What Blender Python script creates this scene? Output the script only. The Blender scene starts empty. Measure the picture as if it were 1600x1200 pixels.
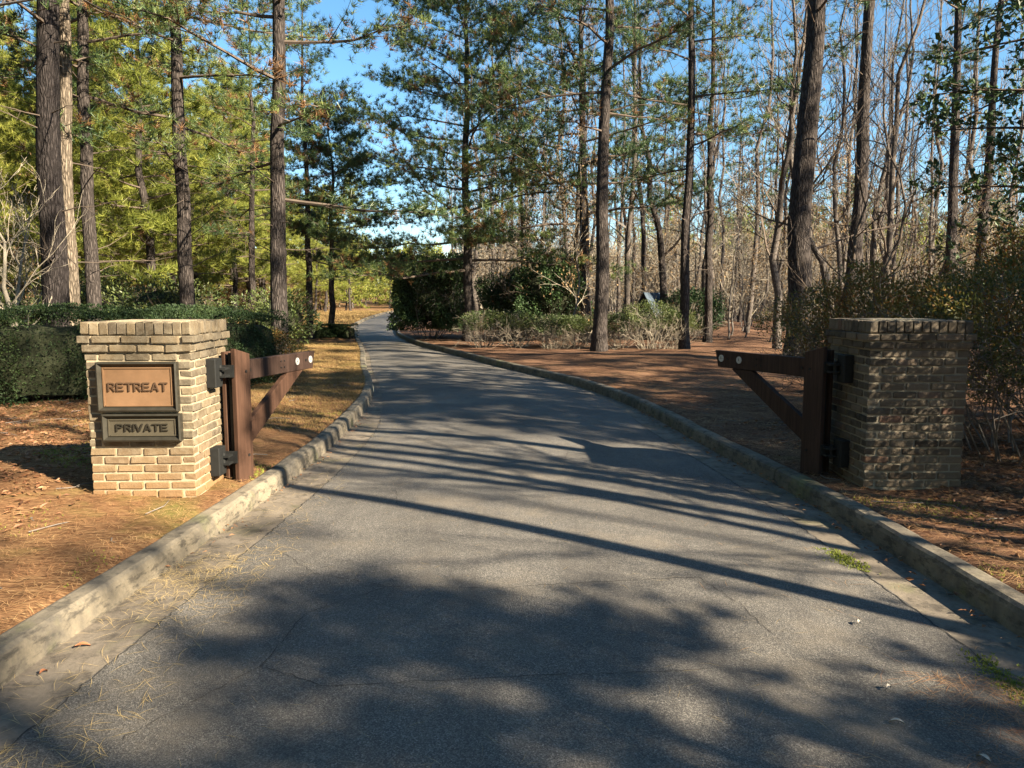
import bpy, math, random
import numpy as np
from mathutils import Vector, Matrix, noise as mnoise

random.seed(7)
RNG = np.random.default_rng(7)
S = bpy.context.scene
C = S.collection

# ------------------------------------------------------------------ camera, sky, sun, exposure
CAM_H, PITCH = 1.72, math.radians(6.42)
cam_data = bpy.data.cameras.new('camera'); cam = bpy.data.objects.new('camera', cam_data); C.objects.link(cam)
cam.location = (0, 0, CAM_H); cam.rotation_euler = (math.pi / 2 - PITCH, 0, 0)
cam_data.sensor_width = 36; cam_data.lens = 27.0; cam_data.clip_start = 0.05; cam_data.clip_end = 2000
S.camera = cam

SUN_EL, SUN_AZ = math.radians(30), math.radians(124)          # azimuth clockwise from +Y
sun_dir = Vector((math.sin(SUN_AZ) * math.cos(SUN_EL), math.cos(SUN_AZ) * math.cos(SUN_EL), math.sin(SUN_EL)))
W = bpy.data.worlds.new("World"); S.world = W; W.use_nodes = True
wn = W.node_tree
sky = wn.nodes.new('ShaderNodeTexSky'); sky.sky_type = 'NISHITA'; sky.sun_disc = False
sky.sun_elevation = SUN_EL; sky.sun_rotation = SUN_AZ; sky.altitude = 300; sky.air_density = 1.0; sky.dust_density = 0.3; sky.ozone_density = 3.0
bg = wn.nodes['Background']; bg.inputs[1].default_value = 0.05
hs = wn.nodes.new('ShaderNodeHueSaturation'); hs.inputs['Saturation'].default_value = 1.15; hs.inputs['Hue'].default_value = 0.49
wn.links.new(sky.outputs[0], hs.inputs['Color']); wn.links.new(hs.outputs[0], bg.inputs[0])
sl = bpy.data.lights.new('sun', 'SUN'); sl.energy = 5.0; sl.angle = math.radians(0.5); sl.color = (1.0, 0.84, 0.62)
so = bpy.data.objects.new('sun', sl); C.objects.link(so); so.rotation_euler = (-sun_dir).to_track_quat('-Z', 'Y').to_euler()
S.view_settings.view_transform = 'Standard'; S.view_settings.look = 'None'
S.view_settings.gamma = 1; S.view_settings.use_curve_mapping = False
S.view_settings.exposure = 2.3
S.render.engine = 'CYCLES'
S.cycles.max_bounces = 5; S.cycles.diffuse_bounces = 2; S.cycles.glossy_bounces = 2; S.cycles.transmission_bounces = 3
S.cycles.caustics_reflective = False; S.cycles.caustics_refractive = False

# ------------------------------------------------------------------ helpers: objects
def tag(o, label=None, cat=None, group=None, kind=None):
    if label: o['label'] = label
    if cat: o['category'] = cat
    if group: o['group'] = group
    if kind: o['kind'] = kind
    return o

def empty(name, loc=(0, 0, 0), rz=0.0, rx=0.0, ry=0.0):
    o = bpy.data.objects.new(name, None); C.objects.link(o)
    o.location = loc; o.rotation_euler = (rx, ry, rz); o.empty_display_size = 0.1
    return o

def link(name, me, parent=None, mats=None):
    if mats and not me.materials:
        for m in (mats if isinstance(mats, (list, tuple)) else [mats]): me.materials.append(m)
    o = bpy.data.objects.new(name, me); C.objects.link(o)
    if parent: o.parent = parent
    return o

def copy_tree(o, parent=None, depth=0):
    c = o.copy(); C.objects.link(c)
    if parent is not None: c.parent = parent
    for ch in list(o.children): copy_tree(ch, c)
    return c

# ------------------------------------------------------------------ helpers: meshes
class Geo:
    """collects vertices, triangles and quads (numpy blocks) into one mesh"""
    def __init__(s): s.v = []; s.t = []; s.q = []; s.tm = []; s.qm = []; s.n = 0
    def add(s, v, tris=None, quads=None, mi=0):
        v = np.asarray(v, float).reshape(-1, 3)
        if tris is not None and len(tris):
            t = np.asarray(tris, int) + s.n; s.t.append(t); s.tm.append(np.broadcast_to(np.asarray(mi, int), (len(t),)))
        if quads is not None and len(quads):
            q = np.asarray(quads, int) + s.n; s.q.append(q); s.qm.append(np.broadcast_to(np.asarray(mi, int), (len(q),)))
        s.v.append(v); s.n += len(v)
    def mesh(s, name, smooth=False):
        me = bpy.data.meshes.new(name)
        if not s.v: return me
        v = np.concatenate(s.v); t = np.concatenate(s.t) if s.t else np.zeros((0, 3), int); q = np.concatenate(s.q) if s.q else np.zeros((0, 4), int)
        nt, nq = len(t), len(q)
        me.vertices.add(len(v)); me.vertices.foreach_set('co', v.astype(np.float32).ravel())
        me.loops.add(nt * 3 + nq * 4); me.loops.foreach_set('vertex_index', np.concatenate([t.ravel(), q.ravel()]).astype(np.int32))
        me.polygons.add(nt + nq)
        ls = np.concatenate([np.arange(nt) * 3, nt * 3 + np.arange(nq) * 4]).astype(np.int32)
        me.polygons.foreach_set('loop_start', ls)
        mi = np.concatenate([np.concatenate(s.tm) if s.tm else np.zeros(0, int), np.concatenate(s.qm) if s.qm else np.zeros(0, int)]).astype(np.int32)
        me.polygons.foreach_set('material_index', mi)
        me.polygons.foreach_set('use_smooth', np.full(nt + nq, smooth))
        me.update(calc_edges=True); me.validate()
        return me

def box(g, c, s, rz=0.0, mi=0, taper=None, M=None):
    x, y, z = np.array(s) / 2.0
    v = np.array([[-x, -y, -z], [x, -y, -z], [x, y, -z], [-x, y, -z], [-x, -y, z], [x, -y, z], [x, y, z], [-x, y, z]])
    cs, sn = math.cos(rz), math.sin(rz)
    v = v @ np.array([[cs, sn, 0], [-sn, cs, 0], [0, 0, 1]]) + np.array(c)
    if M is not None: v = v @ np.array(M.to_3x3()).T + np.array(M.translation)
    g.add(v, quads=[[0, 3, 2, 1], [4, 5, 6, 7], [0, 1, 5, 4], [1, 2, 6, 5], [2, 3, 7, 6], [3, 0, 4, 7]], mi=mi)

def hexa(g, pts, mi=0):
    g.add(pts, quads=[[0, 3, 2, 1], [4, 5, 6, 7], [0, 1, 5, 4], [1, 2, 6, 5], [2, 3, 7, 6], [3, 0, 4, 7]], mi=mi)

def bevel_obj(o, w, seg=2):
    m = o.modifiers.new('bevel', 'BEVEL'); m.width = w; m.segments = seg; m.limit_method = 'ANGLE'; m.angle_limit = math.radians(40)
    return o

def tube(g, P, R, sides=5, mi=0, cap=False):
    P = np.asarray(P, float); n = len(P); R = np.broadcast_to(np.asarray(R, float), (n,))
    T = np.gradient(P, axis=0); T /= np.linalg.norm(T, axis=1)[:, None] + 1e-9
    ref = np.array([0.0, 0.0, 1.0]) if abs(T[:, 2]).mean() < 0.85 else np.array([1.0, 0.0, 0.0])
    A = np.cross(T, ref); A /= np.linalg.norm(A, axis=1)[:, None] + 1e-9
    B = np.cross(T, A)
    a = np.arange(sides) * 2 * math.pi / sides
    v = P[:, None] + R[:, None, None] * (np.cos(a)[None, :, None] * A[:, None] + np.sin(a)[None, :, None] * B[:, None])
    i = np.arange(n - 1)[:, None] * sides; j = np.arange(sides)[None, :]; k = (j + 1) % sides
    q = np.stack([i + j, i + k, i + k + sides, i + j + sides], -1).reshape(-1, 4)
    g.add(v.reshape(-1, 3), quads=q, mi=mi)
    if cap:
        g.add(v[-1], tris=[[0, m, m + 1] for m in range(1, sides - 1)], mi=mi)

def unit(v): return v / (np.linalg.norm(v, axis=-1, keepdims=True) + 1e-9)

def needles(g, P, D, K, length, width, spread=0.9, rng=RNG, mi=0, mi_p=None):
    """K thin needles around each point P, biased to D"""
    N = len(P)
    if N == 0: return
    R = unit(rng.normal(size=(N, K, 3)))
    nd = unit(D[:, None] * 0.75 + R * spread)
    L = length * rng.uniform(0.7, 1.15, (N, K, 1))
    side = unit(np.cross(nd, rng.normal(size=(N, K, 3)))) * width * 0.5
    b = P[:, None] + rng.normal(size=(N, K, 3)) * length * 0.08
    v = np.stack([b - side, b + side, b + nd * L], 2).reshape(-1, 3)
    m = mi if mi_p is None else np.repeat(mi_p, K)
    g.add(v, tris=np.arange(N * K * 3).reshape(-1, 3), mi=m)

def leaves(g, P, D, length, width, rng=RNG, mi=0, up=0.4, fold=0.15, jit=0.6):
    """one folded leaf (two quads) at every P, pointing roughly to D"""
    N = len(P)
    if N == 0: return
    d = unit(D + rng.normal(size=(N, 3)) * jit)
    nrm = unit(np.array([0, 0, 1.0]) * up + rng.normal(size=(N, 3)) * 0.6)
    s = unit(np.cross(d, nrm)); nn = np.cross(s, d)
    L = length * rng.uniform(0.65, 1.2, (N, 1)); w = width * rng.uniform(0.7, 1.2, (N, 1)) * 0.5
    tip = P + d * L; mid = P + d * L * 0.45 - nn * L * 0.02
    f = nn * w * fold * 3
    v = np.stack([P, mid + s * w + f, tip, mid - s * w + f], 1).reshape(-1, 3)
    i = np.arange(N)[:, None] * 4
    t = np.concatenate([i + [0, 1, 2], i + [2, 3, 0]])
    g.add(v, tris=t, mi=np.tile(mi, 2) if isinstance(mi, np.ndarray) else mi)

# ------------------------------------------------------------------ helpers: materials
def new_mat(name):
    m = bpy.data.materials.new(name); m.use_nodes = True
    nt = m.node_tree; p = nt.nodes['Principled BSDF']
    return m, nt, p

def N(nt, kind, **kw):
    n = nt.nodes.new(kind)
    for k, v in kw.items():
        if k.startswith('i_'):
            n.inputs[k[2:].replace('_', ' ')].default_value = v
        else: setattr(n, k, v)
    return n

def coords(nt, scale=(1, 1, 1), obj=True, rot=0.0):
    tc = N(nt, 'ShaderNodeTexCoord'); mp = N(nt, 'ShaderNodeMapping'); mp.inputs['Scale'].default_value = scale; mp.inputs['Rotation'].default_value = (0, 0, rot)
    nt.links.new(tc.outputs['Object' if obj else 'Generated'], mp.inputs[0]); return mp.outputs[0]

def noise(nt, vec, scale, detail=4, rough=0.6, dist=0.0):
    n = N(nt, 'ShaderNodeTexNoise'); n.inputs['Scale'].default_value = scale; n.inputs['Detail'].default_value = detail
    n.inputs['Roughness'].default_value = rough; n.inputs['Distortion'].default_value = dist
    if vec is not None: nt.links.new(vec, n.inputs['Vector'])
    return n.outputs['Fac']

def ramp(nt, fac, stops, interp='LINEAR'):
    r = N(nt, 'ShaderNodeValToRGB'); e = r.color_ramp.elements; r.color_ramp.interpolation = interp
    while len(e) > 1: e.remove(e[-1])
    for i, (p, c) in enumerate(stops):
        el = e[0] if i == 0 else e.new(p)
        el.position = p; c = c if hasattr(c, '__len__') else (c, c, c); el.color = (*c[:3], 1)
    nt.links.new(fac, r.inputs[0]); return r.outputs[0]

def mix(nt, fac, a, b, mode='MIX'):
    m = N(nt, 'ShaderNodeMix', data_type='RGBA', blend_type=mode)
    for sock, v in ((m.inputs[0], fac), (m.inputs[6], a), (m.inputs[7], b)):
        if hasattr(v, 'links'): nt.links.new(v, sock)
        elif hasattr(v, '__len__'): sock.default_value = (*v[:3], 1)
        else: sock.default_value = v
    return m.outputs[2]

def math_n(nt, op, a, b=0.0):
    m = N(nt, 'ShaderNodeMath', operation=op)
    for i, v in enumerate((a, b)):
        if hasattr(v, 'links'): nt.links.new(v, m.inputs[i])
        else: m.inputs[i].default_value = v
    return m.outputs[0]

def bump(nt, p, h, strength=0.5, dist=0.01):
    b = N(nt, 'ShaderNodeBump'); b.inputs['Strength'].default_value = strength; b.inputs['Distance'].default_value = dist
    nt.links.new(h, b.inputs['Height']); nt.links.new(b.outputs[0], p.inputs['Normal'])

def plain(name, col, rough=0.6, metal=0.0, var=0.15, scale=8, bs=0.0, spec=0.4):
    m, nt, p = new_mat(name)
    f = noise(nt, coords(nt), scale, 5)
    c = ramp(nt, f, [(0.3, [x * (1 - var) for x in col]), (0.7, [min(1, x * (1 + var)) for x in col])])
    nt.links.new(c, p.inputs['Base Color']); p.inputs['Roughness'].default_value = rough; p.inputs['Metallic'].default_value = metal
    p.inputs['Specular IOR Level'].default_value = spec
    if bs: bump(nt, p, f, bs, 0.01)
    return m

def leaf_mat(name, stops, trans=0.25, rough=0.5, spec=0.3, big=1.3):
    """leaf colour picked per leaf, drifting with the place in the crown"""
    m, nt, p = new_mat(name)
    ge = N(nt, 'ShaderNodeNewGeometry'); oi = N(nt, 'ShaderNodeObjectInfo')
    f = noise(nt, coords(nt), big, 3)
    a = math_n(nt, 'MULTIPLY', ge.outputs['Random Per Island'], 0.45)
    b = math_n(nt, 'MULTIPLY', math_n(nt, 'SUBTRACT', f, 0.5), 1.5)
    c = math_n(nt, 'MULTIPLY', oi.outputs['Random'], 0.25)
    x = math_n(nt, 'ADD', math_n(nt, 'ADD', math_n(nt, 'ADD', a, b), c), 0.17)
    col = ramp(nt, x, stops)
    nt.links.new(col, p.inputs['Base Color']); p.inputs['Roughness'].default_value = rough; p.inputs['Specular IOR Level'].default_value = spec
    tr = N(nt, 'ShaderNodeBsdfTranslucent'); nt.links.new(col, tr.inputs[0])
    ms = N(nt, 'ShaderNodeMixShader'); ms.inputs[0].default_value = trans
    out = nt.nodes['Material Output']
    nt.links.new(p.outputs[0], ms.inputs[1]); nt.links.new(tr.outputs[0], ms.inputs[2]); nt.links.new(ms.outputs[0], out.inputs[0])
    return m

def bark_mat(name, dark, light, sc=1.0, bs=1.0):
    m, nt, p = new_mat(name)
    v = coords(nt, (24 * sc, 24 * sc, 4.2 * sc))
    dis = N(nt, 'ShaderNodeTexNoise'); dis.inputs['Scale'].default_value = 1.2; nt.links.new(v, dis.inputs['Vector'])
    ad = mix(nt, 0.5, v, dis.outputs['Color'], 'LINEAR_LIGHT')
    vo = N(nt, 'ShaderNodeTexVoronoi', feature='DISTANCE_TO_EDGE'); vo.inputs['Scale'].default_value = 1.0; nt.links.new(ad, vo.inputs['Vector'])
    crack = ramp(nt, vo.outputs['Distance'], [(0.0, 0.1), (0.22, 0.6), (0.6, 1.0)])
    f = noise(nt, coords(nt, (9, 9, 2.5)), 2.0, 6, 0.65)
    g = noise(nt, coords(nt, (1, 1, 0.6)), 1.3, 3)
    c = mix(nt, f, dark, light); c = mix(nt, math_n(nt, 'MULTIPLY', g, 0.35), c, [x * 0.6 for x in light])
    c = mix(nt, crack, [x * 0.3 for x in dark], c)
    nt.links.new(c, p.inputs['Base Color']); p.inputs['Roughness'].default_value = 0.9; p.inputs['Specular IOR Level'].default_value = 0.15
    h = math_n(nt, 'ADD', crack, math_n(nt, 'MULTIPLY', f, 0.6))
    bump(nt, p, h, bs, 0.03)
    return m

M = {}
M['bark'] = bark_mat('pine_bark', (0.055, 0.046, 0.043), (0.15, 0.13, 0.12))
M['bark_shade'] = bark_mat('shaded_pine_bark', (0.035, 0.03, 0.03), (0.095, 0.082, 0.08))  # pine bark darkened, the trunk's shade put into the colour
M['bark_sunlit'] = bark_mat('sunlit_pine_bark', (0.18, 0.145, 0.11), (0.38, 0.32, 0.25))  # pine bark lightened, strong sun on the trunk put into the colour
M['bark_grey'] = bark_mat('grey_bark', (0.13, 0.11, 0.10), (0.27, 0.24, 0.21), 1.6, 0.5)
M['twig'] = plain('twig_bark', (0.15, 0.137, 0.125), 0.9, spec=0.1)
M['twig_dark'] = plain('dark_twig_bark', (0.10, 0.08, 0.065), 0.9, spec=0.1)
M['twig_pale'] = plain('pale_twig_bark', (0.27, 0.24, 0.19), 0.9, spec=0.1)
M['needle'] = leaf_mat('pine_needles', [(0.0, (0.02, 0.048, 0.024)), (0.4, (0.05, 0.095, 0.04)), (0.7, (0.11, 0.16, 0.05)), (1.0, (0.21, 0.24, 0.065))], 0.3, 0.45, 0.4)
M['needle_lit'] = leaf_mat('sunlit_yellow_green_needles', [(0.0, (0.08, 0.115, 0.025)), (0.45, (0.22, 0.255, 0.05)), (1.0, (0.40, 0.40, 0.09))], 0.45, 0.5, 0.3)  # yellow green raised beyond the needles' own tone, sunlight put into the colour
M['needle_dead'] = leaf_mat('rust_brown_needles', [(0.0, (0.07, 0.04, 0.02)), (1.0, (0.22, 0.12, 0.05))], 0.2)
M['hedge'] = leaf_mat('hedge_leaves', [(0.0, (0.012, 0.025, 0.011)), (0.5, (0.025, 0.048, 0.018)), (1.0, (0.05, 0.08, 0.025))], 0.12, 0.6, 0.25)
M['holly'] = leaf_mat('broad_evergreen_leaves', [(0.0, (0.018, 0.04, 0.018)), (0.5, (0.042, 0.082, 0.03)), (1.0, (0.09, 0.14, 0.045))], 0.15, 0.5, 0.35)
M['azalea'] = leaf_mat('azalea_leaves', [(0.0, (0.035, 0.05, 0.018)), (0.35, (0.07, 0.09, 0.025)), (0.6, (0.17, 0.15, 0.035)), (0.8, (0.27, 0.13, 0.035)), (1.0, (0.20, 0.07, 0.025))], 0.3, 0.45, 0.4)
M['shrub'] = leaf_mat('shrub_leaves', [(0.0, (0.03, 0.05, 0.02)), (0.5, (0.07, 0.10, 0.03)), (1.0, (0.16, 0.18, 0.05))], 0.25, 0.45, 0.4)
M['brownleaf'] = leaf_mat('withered_leaves', [(0.0, (0.10, 0.06, 0.03)), (0.5, (0.24, 0.16, 0.08)), (1.0, (0.42, 0.30, 0.17))], 0.3, 0.7, 0.2)
M['litter'] = leaf_mat('fallen_leaf_litter', [(0.0, (0.07, 0.035, 0.02)), (0.4, (0.19, 0.09, 0.045)), (0.75, (0.30, 0.17, 0.09)), (1.0, (0.42, 0.30, 0.20))], 0.1, 0.6, 0.3)
M['straw'] = leaf_mat('pine_straw', [(0.0, (0.14, 0.06, 0.03)), (0.4, (0.30, 0.15, 0.07)), (0.75, (0.42, 0.26, 0.12)), (1.0, (0.60, 0.42, 0.20))], 0.1, 0.6, 0.3)
M['straw_pale'] = leaf_mat('pale_pine_straw', [(0.0, (0.25, 0.17, 0.07)), (0.5, (0.46, 0.34, 0.15)), (1.0, (0.65, 0.5, 0.22))], 0.1, 0.6, 0.3)
M['grass'] = leaf_mat('dormant_grass', [(0.0, (0.12, 0.08, 0.03)), (0.5, (0.23, 0.16, 0.065)), (1.0, (0.34, 0.25, 0.11))], 0.25, 0.6, 0.2)
M['moss'] = leaf_mat('moss', [(0.0, (0.09, 0.12, 0.02)), (0.5, (0.20, 0.24, 0.04)), (1.0, (0.36, 0.38, 0.07))], 0.2, 0.7, 0.2)

# asphalt
m, nt, p = new_mat('asphalt'); M['asphalt'] = m
v = coords(nt)
fine = noise(nt, v, 260, 3, 0.7); vo = N(nt, 'ShaderNodeTexVoronoi'); vo.inputs['Scale'].default_value = 185; nt.links.new(v, vo.inputs['Vector'])
big = noise(nt, v, 0.55, 5, 0.6, 0.4); mid = noise(nt, v, 3.5, 5, 0.65)
c = ramp(nt, vo.outputs['Color'], [(0.0, (0.045, 0.044, 0.042)), (0.5, (0.115, 0.109, 0.10)), (0.85, (0.225, 0.212, 0.188)), (1.0, (0.38, 0.355, 0.31))])
c = mix(nt, 0.75, c, ramp(nt, big, [(0.3, 0.5), (0.5, 0.8), (0.7, 1.1)]), 'MULTIPLY'); c = mix(nt, 0.6, c, ramp(nt, mid, [(0.3, 0.75), (0.75, 1.1)]), 'MULTIPLY')
stn = noise(nt, coords(nt, (2.2, 0.5, 1)), 1.4, 6, 0.7, 0.8); c = mix(nt, ramp(nt, stn, [(0.5, 0.0), (0.68, 0.5)]), c, (0.06, 0.055, 0.05)); dst = noise(nt, v, 1.1, 5, 0.7); c = mix(nt, ramp(nt, dst, [(0.52, 0.0), (0.7, 0.35)]), c, (0.24, 0.20, 0.145))
nt.links.new(c, p.inputs['Base Color']); p.inputs['Roughness'].default_value = 0.72; p.inputs['Specular IOR Level'].default_value = 0.45
bump(nt, p, math_n(nt, 'ADD', vo.outputs['Distance'], fine), 0.55, 0.006)

def concrete(name, base, dirt, moss=0.3):
    m, nt, p = new_mat(name); v = coords(nt)
    a = noise(nt, v, 2.2, 6, 0.7, 0.3); b = noise(nt, v, 40, 4, 0.7); d = noise(nt, coords(nt, (1, 1, 3)), 7, 6, 0.7)
    c = mix(nt, ramp(nt, a, [(0.35, 0.0), (0.65, 1.0)]), base, dirt)
    c = mix(nt, ramp(nt, d, [(0.5, 0.0), (0.62, 0.7)]), c, [x * 0.35 for x in dirt])
    g = noise(nt, v, 1.1, 5, 0.7)
    c = mix(nt, ramp(nt, g, [(0.55, 0.0), (0.7, moss)]), c, (0.16, 0.17, 0.06))
    c = mix(nt, 0.5, c, ramp(nt, b, [(0.3, 0.7), (0.7, 1.15)]), 'MULTIPLY')
    nt.links.new(c, p.inputs['Base Color']); p.inputs['Roughness'].default_value = 0.85
    bump(nt, p, math_n(nt, 'ADD', b, math_n(nt, 'MULTIPLY', a, 2.0)), 0.5, 0.008)
    return m
M['kerb'] = concrete('kerb_concrete', (0.21, 0.18, 0.13), (0.065, 0.06, 0.052), 0.6)
M['gutter'] = concrete('gutter_concrete', (0.20, 0.17, 0.13), (0.10, 0.085, 0.068), 0.35)
M['crack'] = plain('crack_filler', (0.035, 0.033, 0.03), 0.9)

def ground_mat(name, cols, green, gthr):
    m, nt, p = new_mat(name); v = coords(nt)
    a = noise(nt, v, 0.9, 6, 0.7, 0.5); ns = [noise(nt, coords(nt, (0.09, 1, 1), rot=r_), 75, 3, 0.6, 0.4) for r_ in (0.3, 1.1, 1.9, 2.8)]
    b = math_n(nt, 'MAXIMUM', ns[0], ns[1]); b2 = math_n(nt, 'MAXIMUM', ns[2], ns[3]); bb = math_n(nt, 'MAXIMUM', b, b2)
    f = math_n(nt, 'ADD', math_n(nt, 'MULTIPLY', a, 0.45), math_n(nt, 'MULTIPLY', math_n(nt, 'SUBTRACT', bb, 0.5), 1.5))
    c = ramp(nt, math_n(nt, 'ADD', f, 0.15), cols)
    g = noise(nt, v, 0.45, 5, 0.65, 0.3)
    c = mix(nt, ramp(nt, g, [(gthr, 0.0), (gthr + 0.12, 0.75)]), c, green)
    nt.links.new(c, p.inputs['Base Color']); p.inputs['Roughness'].default_value = 0.95; p.inputs['Specular IOR Level'].default_value = 0.1
    bump(nt, p, bb, 0.9, 0.02)
    return m
M['ground_l'] = ground_mat('dry_verge', [(0.3, (0.06, 0.032, 0.018)), (0.5, (0.16, 0.085, 0.042)), (0.68, (0.29, 0.18, 0.09)), (0.85, (0.44, 0.32, 0.17))], (0.15, 0.15, 0.04), 0.54)
M['ground_r'] = ground_mat('pine_straw_floor', [(0.3, (0.035, 0.02, 0.013)), (0.5, (0.125, 0.068, 0.042)), (0.68, (0.24, 0.145, 0.09)), (0.85, (0.38, 0.26, 0.17))], (0.10, 0.10, 0.035), 0.62)

# ------------------------------------------------------------------ the drive: plan of its two kerbs
LK = np.array([(-2.9, -60), (-2.6, -20), (-2.5, -8), (-2.4, 0), (-2.29, 3.26), (-2.17, 4.67), (-2.08, 6.55), (-2.05, 8.07), (-2.10, 9.6), (-2.33, 12.87), (-2.66, 14.9), (-3.28, 17.3), (-4.38, 23),
               (-6.4, 32), (-9.3, 45), (-11.3, 59.5), (-13.1, 77), (-14.2, 90), (-13.4, 105), (-9, 125), (0, 150), (10, 170), (10, 260)], float)
RK = np.array([(3.0, -60), (2.9, -20), (2.8, -8), (2.68, 0), (2.6, 3.74), (2.55, 5.5), (2.5, 6.5), (2.42, 7.4), (2.2, 8.93), (1.98, 11.9), (1.35, 14.9), (-0.32, 18.98), (-1.99, 23.8),
               (-3.5, 27.9), (-5.2, 34.6), (-7.2, 47), (-8.2, 59), (-9.3, 77), (-10.2, 90), (-9.4, 105), (-5, 125), (4, 150), (10, 170), (10, 260)], float)
def smooth_line(K, lo=-60, hi=260):
    y = np.arange(lo, hi, 0.25); x = np.interp(y, K[:, 1], K[:, 0])
    for _ in range(3):
        w = 9; k = np.ones(w) / w; x = np.convolve(np.pad(x, w // 2, mode='edge'), k, 'valid')
    return y, x
YL, XL = smooth_line(LK); YR, XR = smooth_line(RK)
def xl(y): return np.interp(y, YL, XL)
def xr(y): return np.interp(y, YR, XR)
KW = 0.17                                       # kerb width
def gw(y): return 0.12 + 0.24 * np.clip((14 - np.asarray(y, float)) / 4, 0, 1)     # gutter width, fading where the drive narrows

def fbm(x, y, s):
    return (np.sin(x * 1.7 * s + 1.3 * np.sin(y * 1.1 * s)) + np.sin(y * 2.3 * s + 1.7 * np.sin(x * 0.9 * s + 2)) + 0.5 * np.sin(x * 4.1 * s + y * 3.7 * s)) / 2.5
def gz(x, y):
    """ground height beside the drive"""
    x = np.asarray(x, float); y = np.asarray(y, float)
    d = np.maximum(xl(y) - KW - x, x - xr(y) - KW); d = np.clip(d, 0, None)
    z = 0.135 + 0.035 * fbm(x, y, 1.0) * np.clip(d / 0.6, 0, 1) + 0.012 * fbm(x + 7, y - 3, 5.0) * np.clip(d / 0.3, 0, 1)
    z = z + 0.10 * np.exp(-((x + 4.6) ** 2 / 1.6 + (y - 6.6) ** 2 / 3.0))                      # mound by the sign pillar
    z = z + 0.22 * np.exp(-((x - 6) ** 2 / 30 + (y - 19.5) ** 2 / 6.0)) * np.clip(d / 2, 0, 1)    # berm before the right-hand shrubs
    z = z + 0.6 * fbm(x, y, 0.06) * np.clip((d - 8) / 40, 0, 1) + np.clip((y - 120) / 100, 0, 1) * 2.0
    z = z - np.clip((x - 9) / 30, 0, 1) * np.clip((y - 20) / 20, 0, 1) * 1.5
    return z

def rows_y():
    a = list(np.arange(-60, -3, 3.0)) + list(np.arange(-3, 2, 0.5)) + list(np.arange(2, 13, 0.11)) + list(np.arange(13, 30, 0.3)) + list(np.arange(30, 60, 1.0)) + list(np.arange(60, 260, 4.0))
    return np.array(a)
ys = rows_y()
offs = np.concatenate([np.arange(0, 5, 0.12), np.arange(5, 12, 0.35), np.arange(12, 40, 2), np.geomspace(40, 220, 10)])
def grid_mesh(name, X, Y, Z, flip=False):
    r, c = X.shape; g = Geo(); i = np.arange(r - 1)[:, None] * c + np.arange(c - 1)[None]
    q = np.stack([i, i + 1, i + c + 1, i + c], -1).reshape(-1, 4)
    if flip: q = q[:, ::-1]
    g.add(np.stack([X, Y, Z], -1).reshape(-1, 3), quads=q); return g.mesh(name, True)
for side in (-1, 1):
    x0 = xl(ys) - KW + 0.02 if side < 0 else xr(ys) + KW - 0.02
    X = x0[:, None] + side * offs[None]; Y = np.repeat(ys[:, None], len(offs), 1)
    Z = gz(X, Y); Z[:, 0] = 0.11
    tag(link('ground', grid_mesh('ground', X, Y, Z, side < 0), None, M['ground_l'] if side < 0 else M['ground_r']),
        'dry tan verge left of the drive' if side < 0 else 'rust brown pine straw ground right of the drive', kind='structure')

# road bed and gutters
cr = np.linspace(0, 1, 15)
A = xl(ys) + gw(ys); B = xr(ys) - gw(ys)
X = A[:, None] * (1 - cr) + B[:, None] * cr; Y = np.repeat(ys[:, None], 15, 1)
Z = 0.012 + 0.05 * (1 - (2 * cr - 1)[None] ** 2) + 0 * X
road = tag(link('road', grid_mesh('road', X, Y, Z), None, M['asphalt']), 'dark grey asphalt drive winding into the pines', kind='structure')
for side, (a, b) in enumerate(((xl(ys) - 0.005, xl(ys) + gw(ys) + 0.02), (xr(ys) - gw(ys) - 0.02, xr(ys) + 0.005))):
    cc = np.linspace(0, 1, 5); X = a[:, None] * (1 - cc) + b[:, None] * cc; Y = np.repeat(ys[:, None], 5, 1)
    Z = 0.000 + 0.009 * (cc if side == 0 else cc[::-1])[None] + 0 * X
    tag(link('gutter', grid_mesh('gutter', X, Y, Z), None, M['gutter']), ('left' if side == 0 else 'right') + ' concrete gutter strip beside the kerb', kind='structure')

# cracks in the asphalt: thin ragged dark seams
def road_z(x, y):
    t = (x - (xl(y) + gw(y))) / np.maximum(0.1, (xr(y) - xl(y) - 2 * gw(y))); return 0.012 + 0.05 * (1 - (2 * t - 1) ** 2)
def crack(pts, w=0.004):
    pts = np.array(pts, float); out = []
    for a, b in zip(pts[:-1], pts[1:]):
        n = max(3, int(np.linalg.norm(b - a) / 0.035))
        for k in range(n): out.append(a + (b - a) * k / n + RNG.normal(size=2) * 0.006)
    out.append(pts[-1]); P = np.array(out); T = unit(np.gradient(P, axis=0)); Nn = np.stack([-T[:, 1], T[:, 0]], 1)
    ww = w * RNG.uniform(0.3, 1.3, (len(P), 1)); a = P + Nn * ww / 2; b = P - Nn * ww / 2; g = Geo()
    va = np.column_stack([a, road_z(a[:, 0], a[:, 1]) + 0.0025]); vb = np.column_stack([b, road_z(b[:, 0], b[:, 1]) + 0.0025])
    k = np.arange(len(P) - 1); n = len(P)
    g.add(np.concatenate([va, vb]), quads=np.stack([k, k + 1, k + n + 1, k + n], 1)[:, ::-1])
    link('crack', g.mesh('crack'), road, M['crack'])
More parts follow.
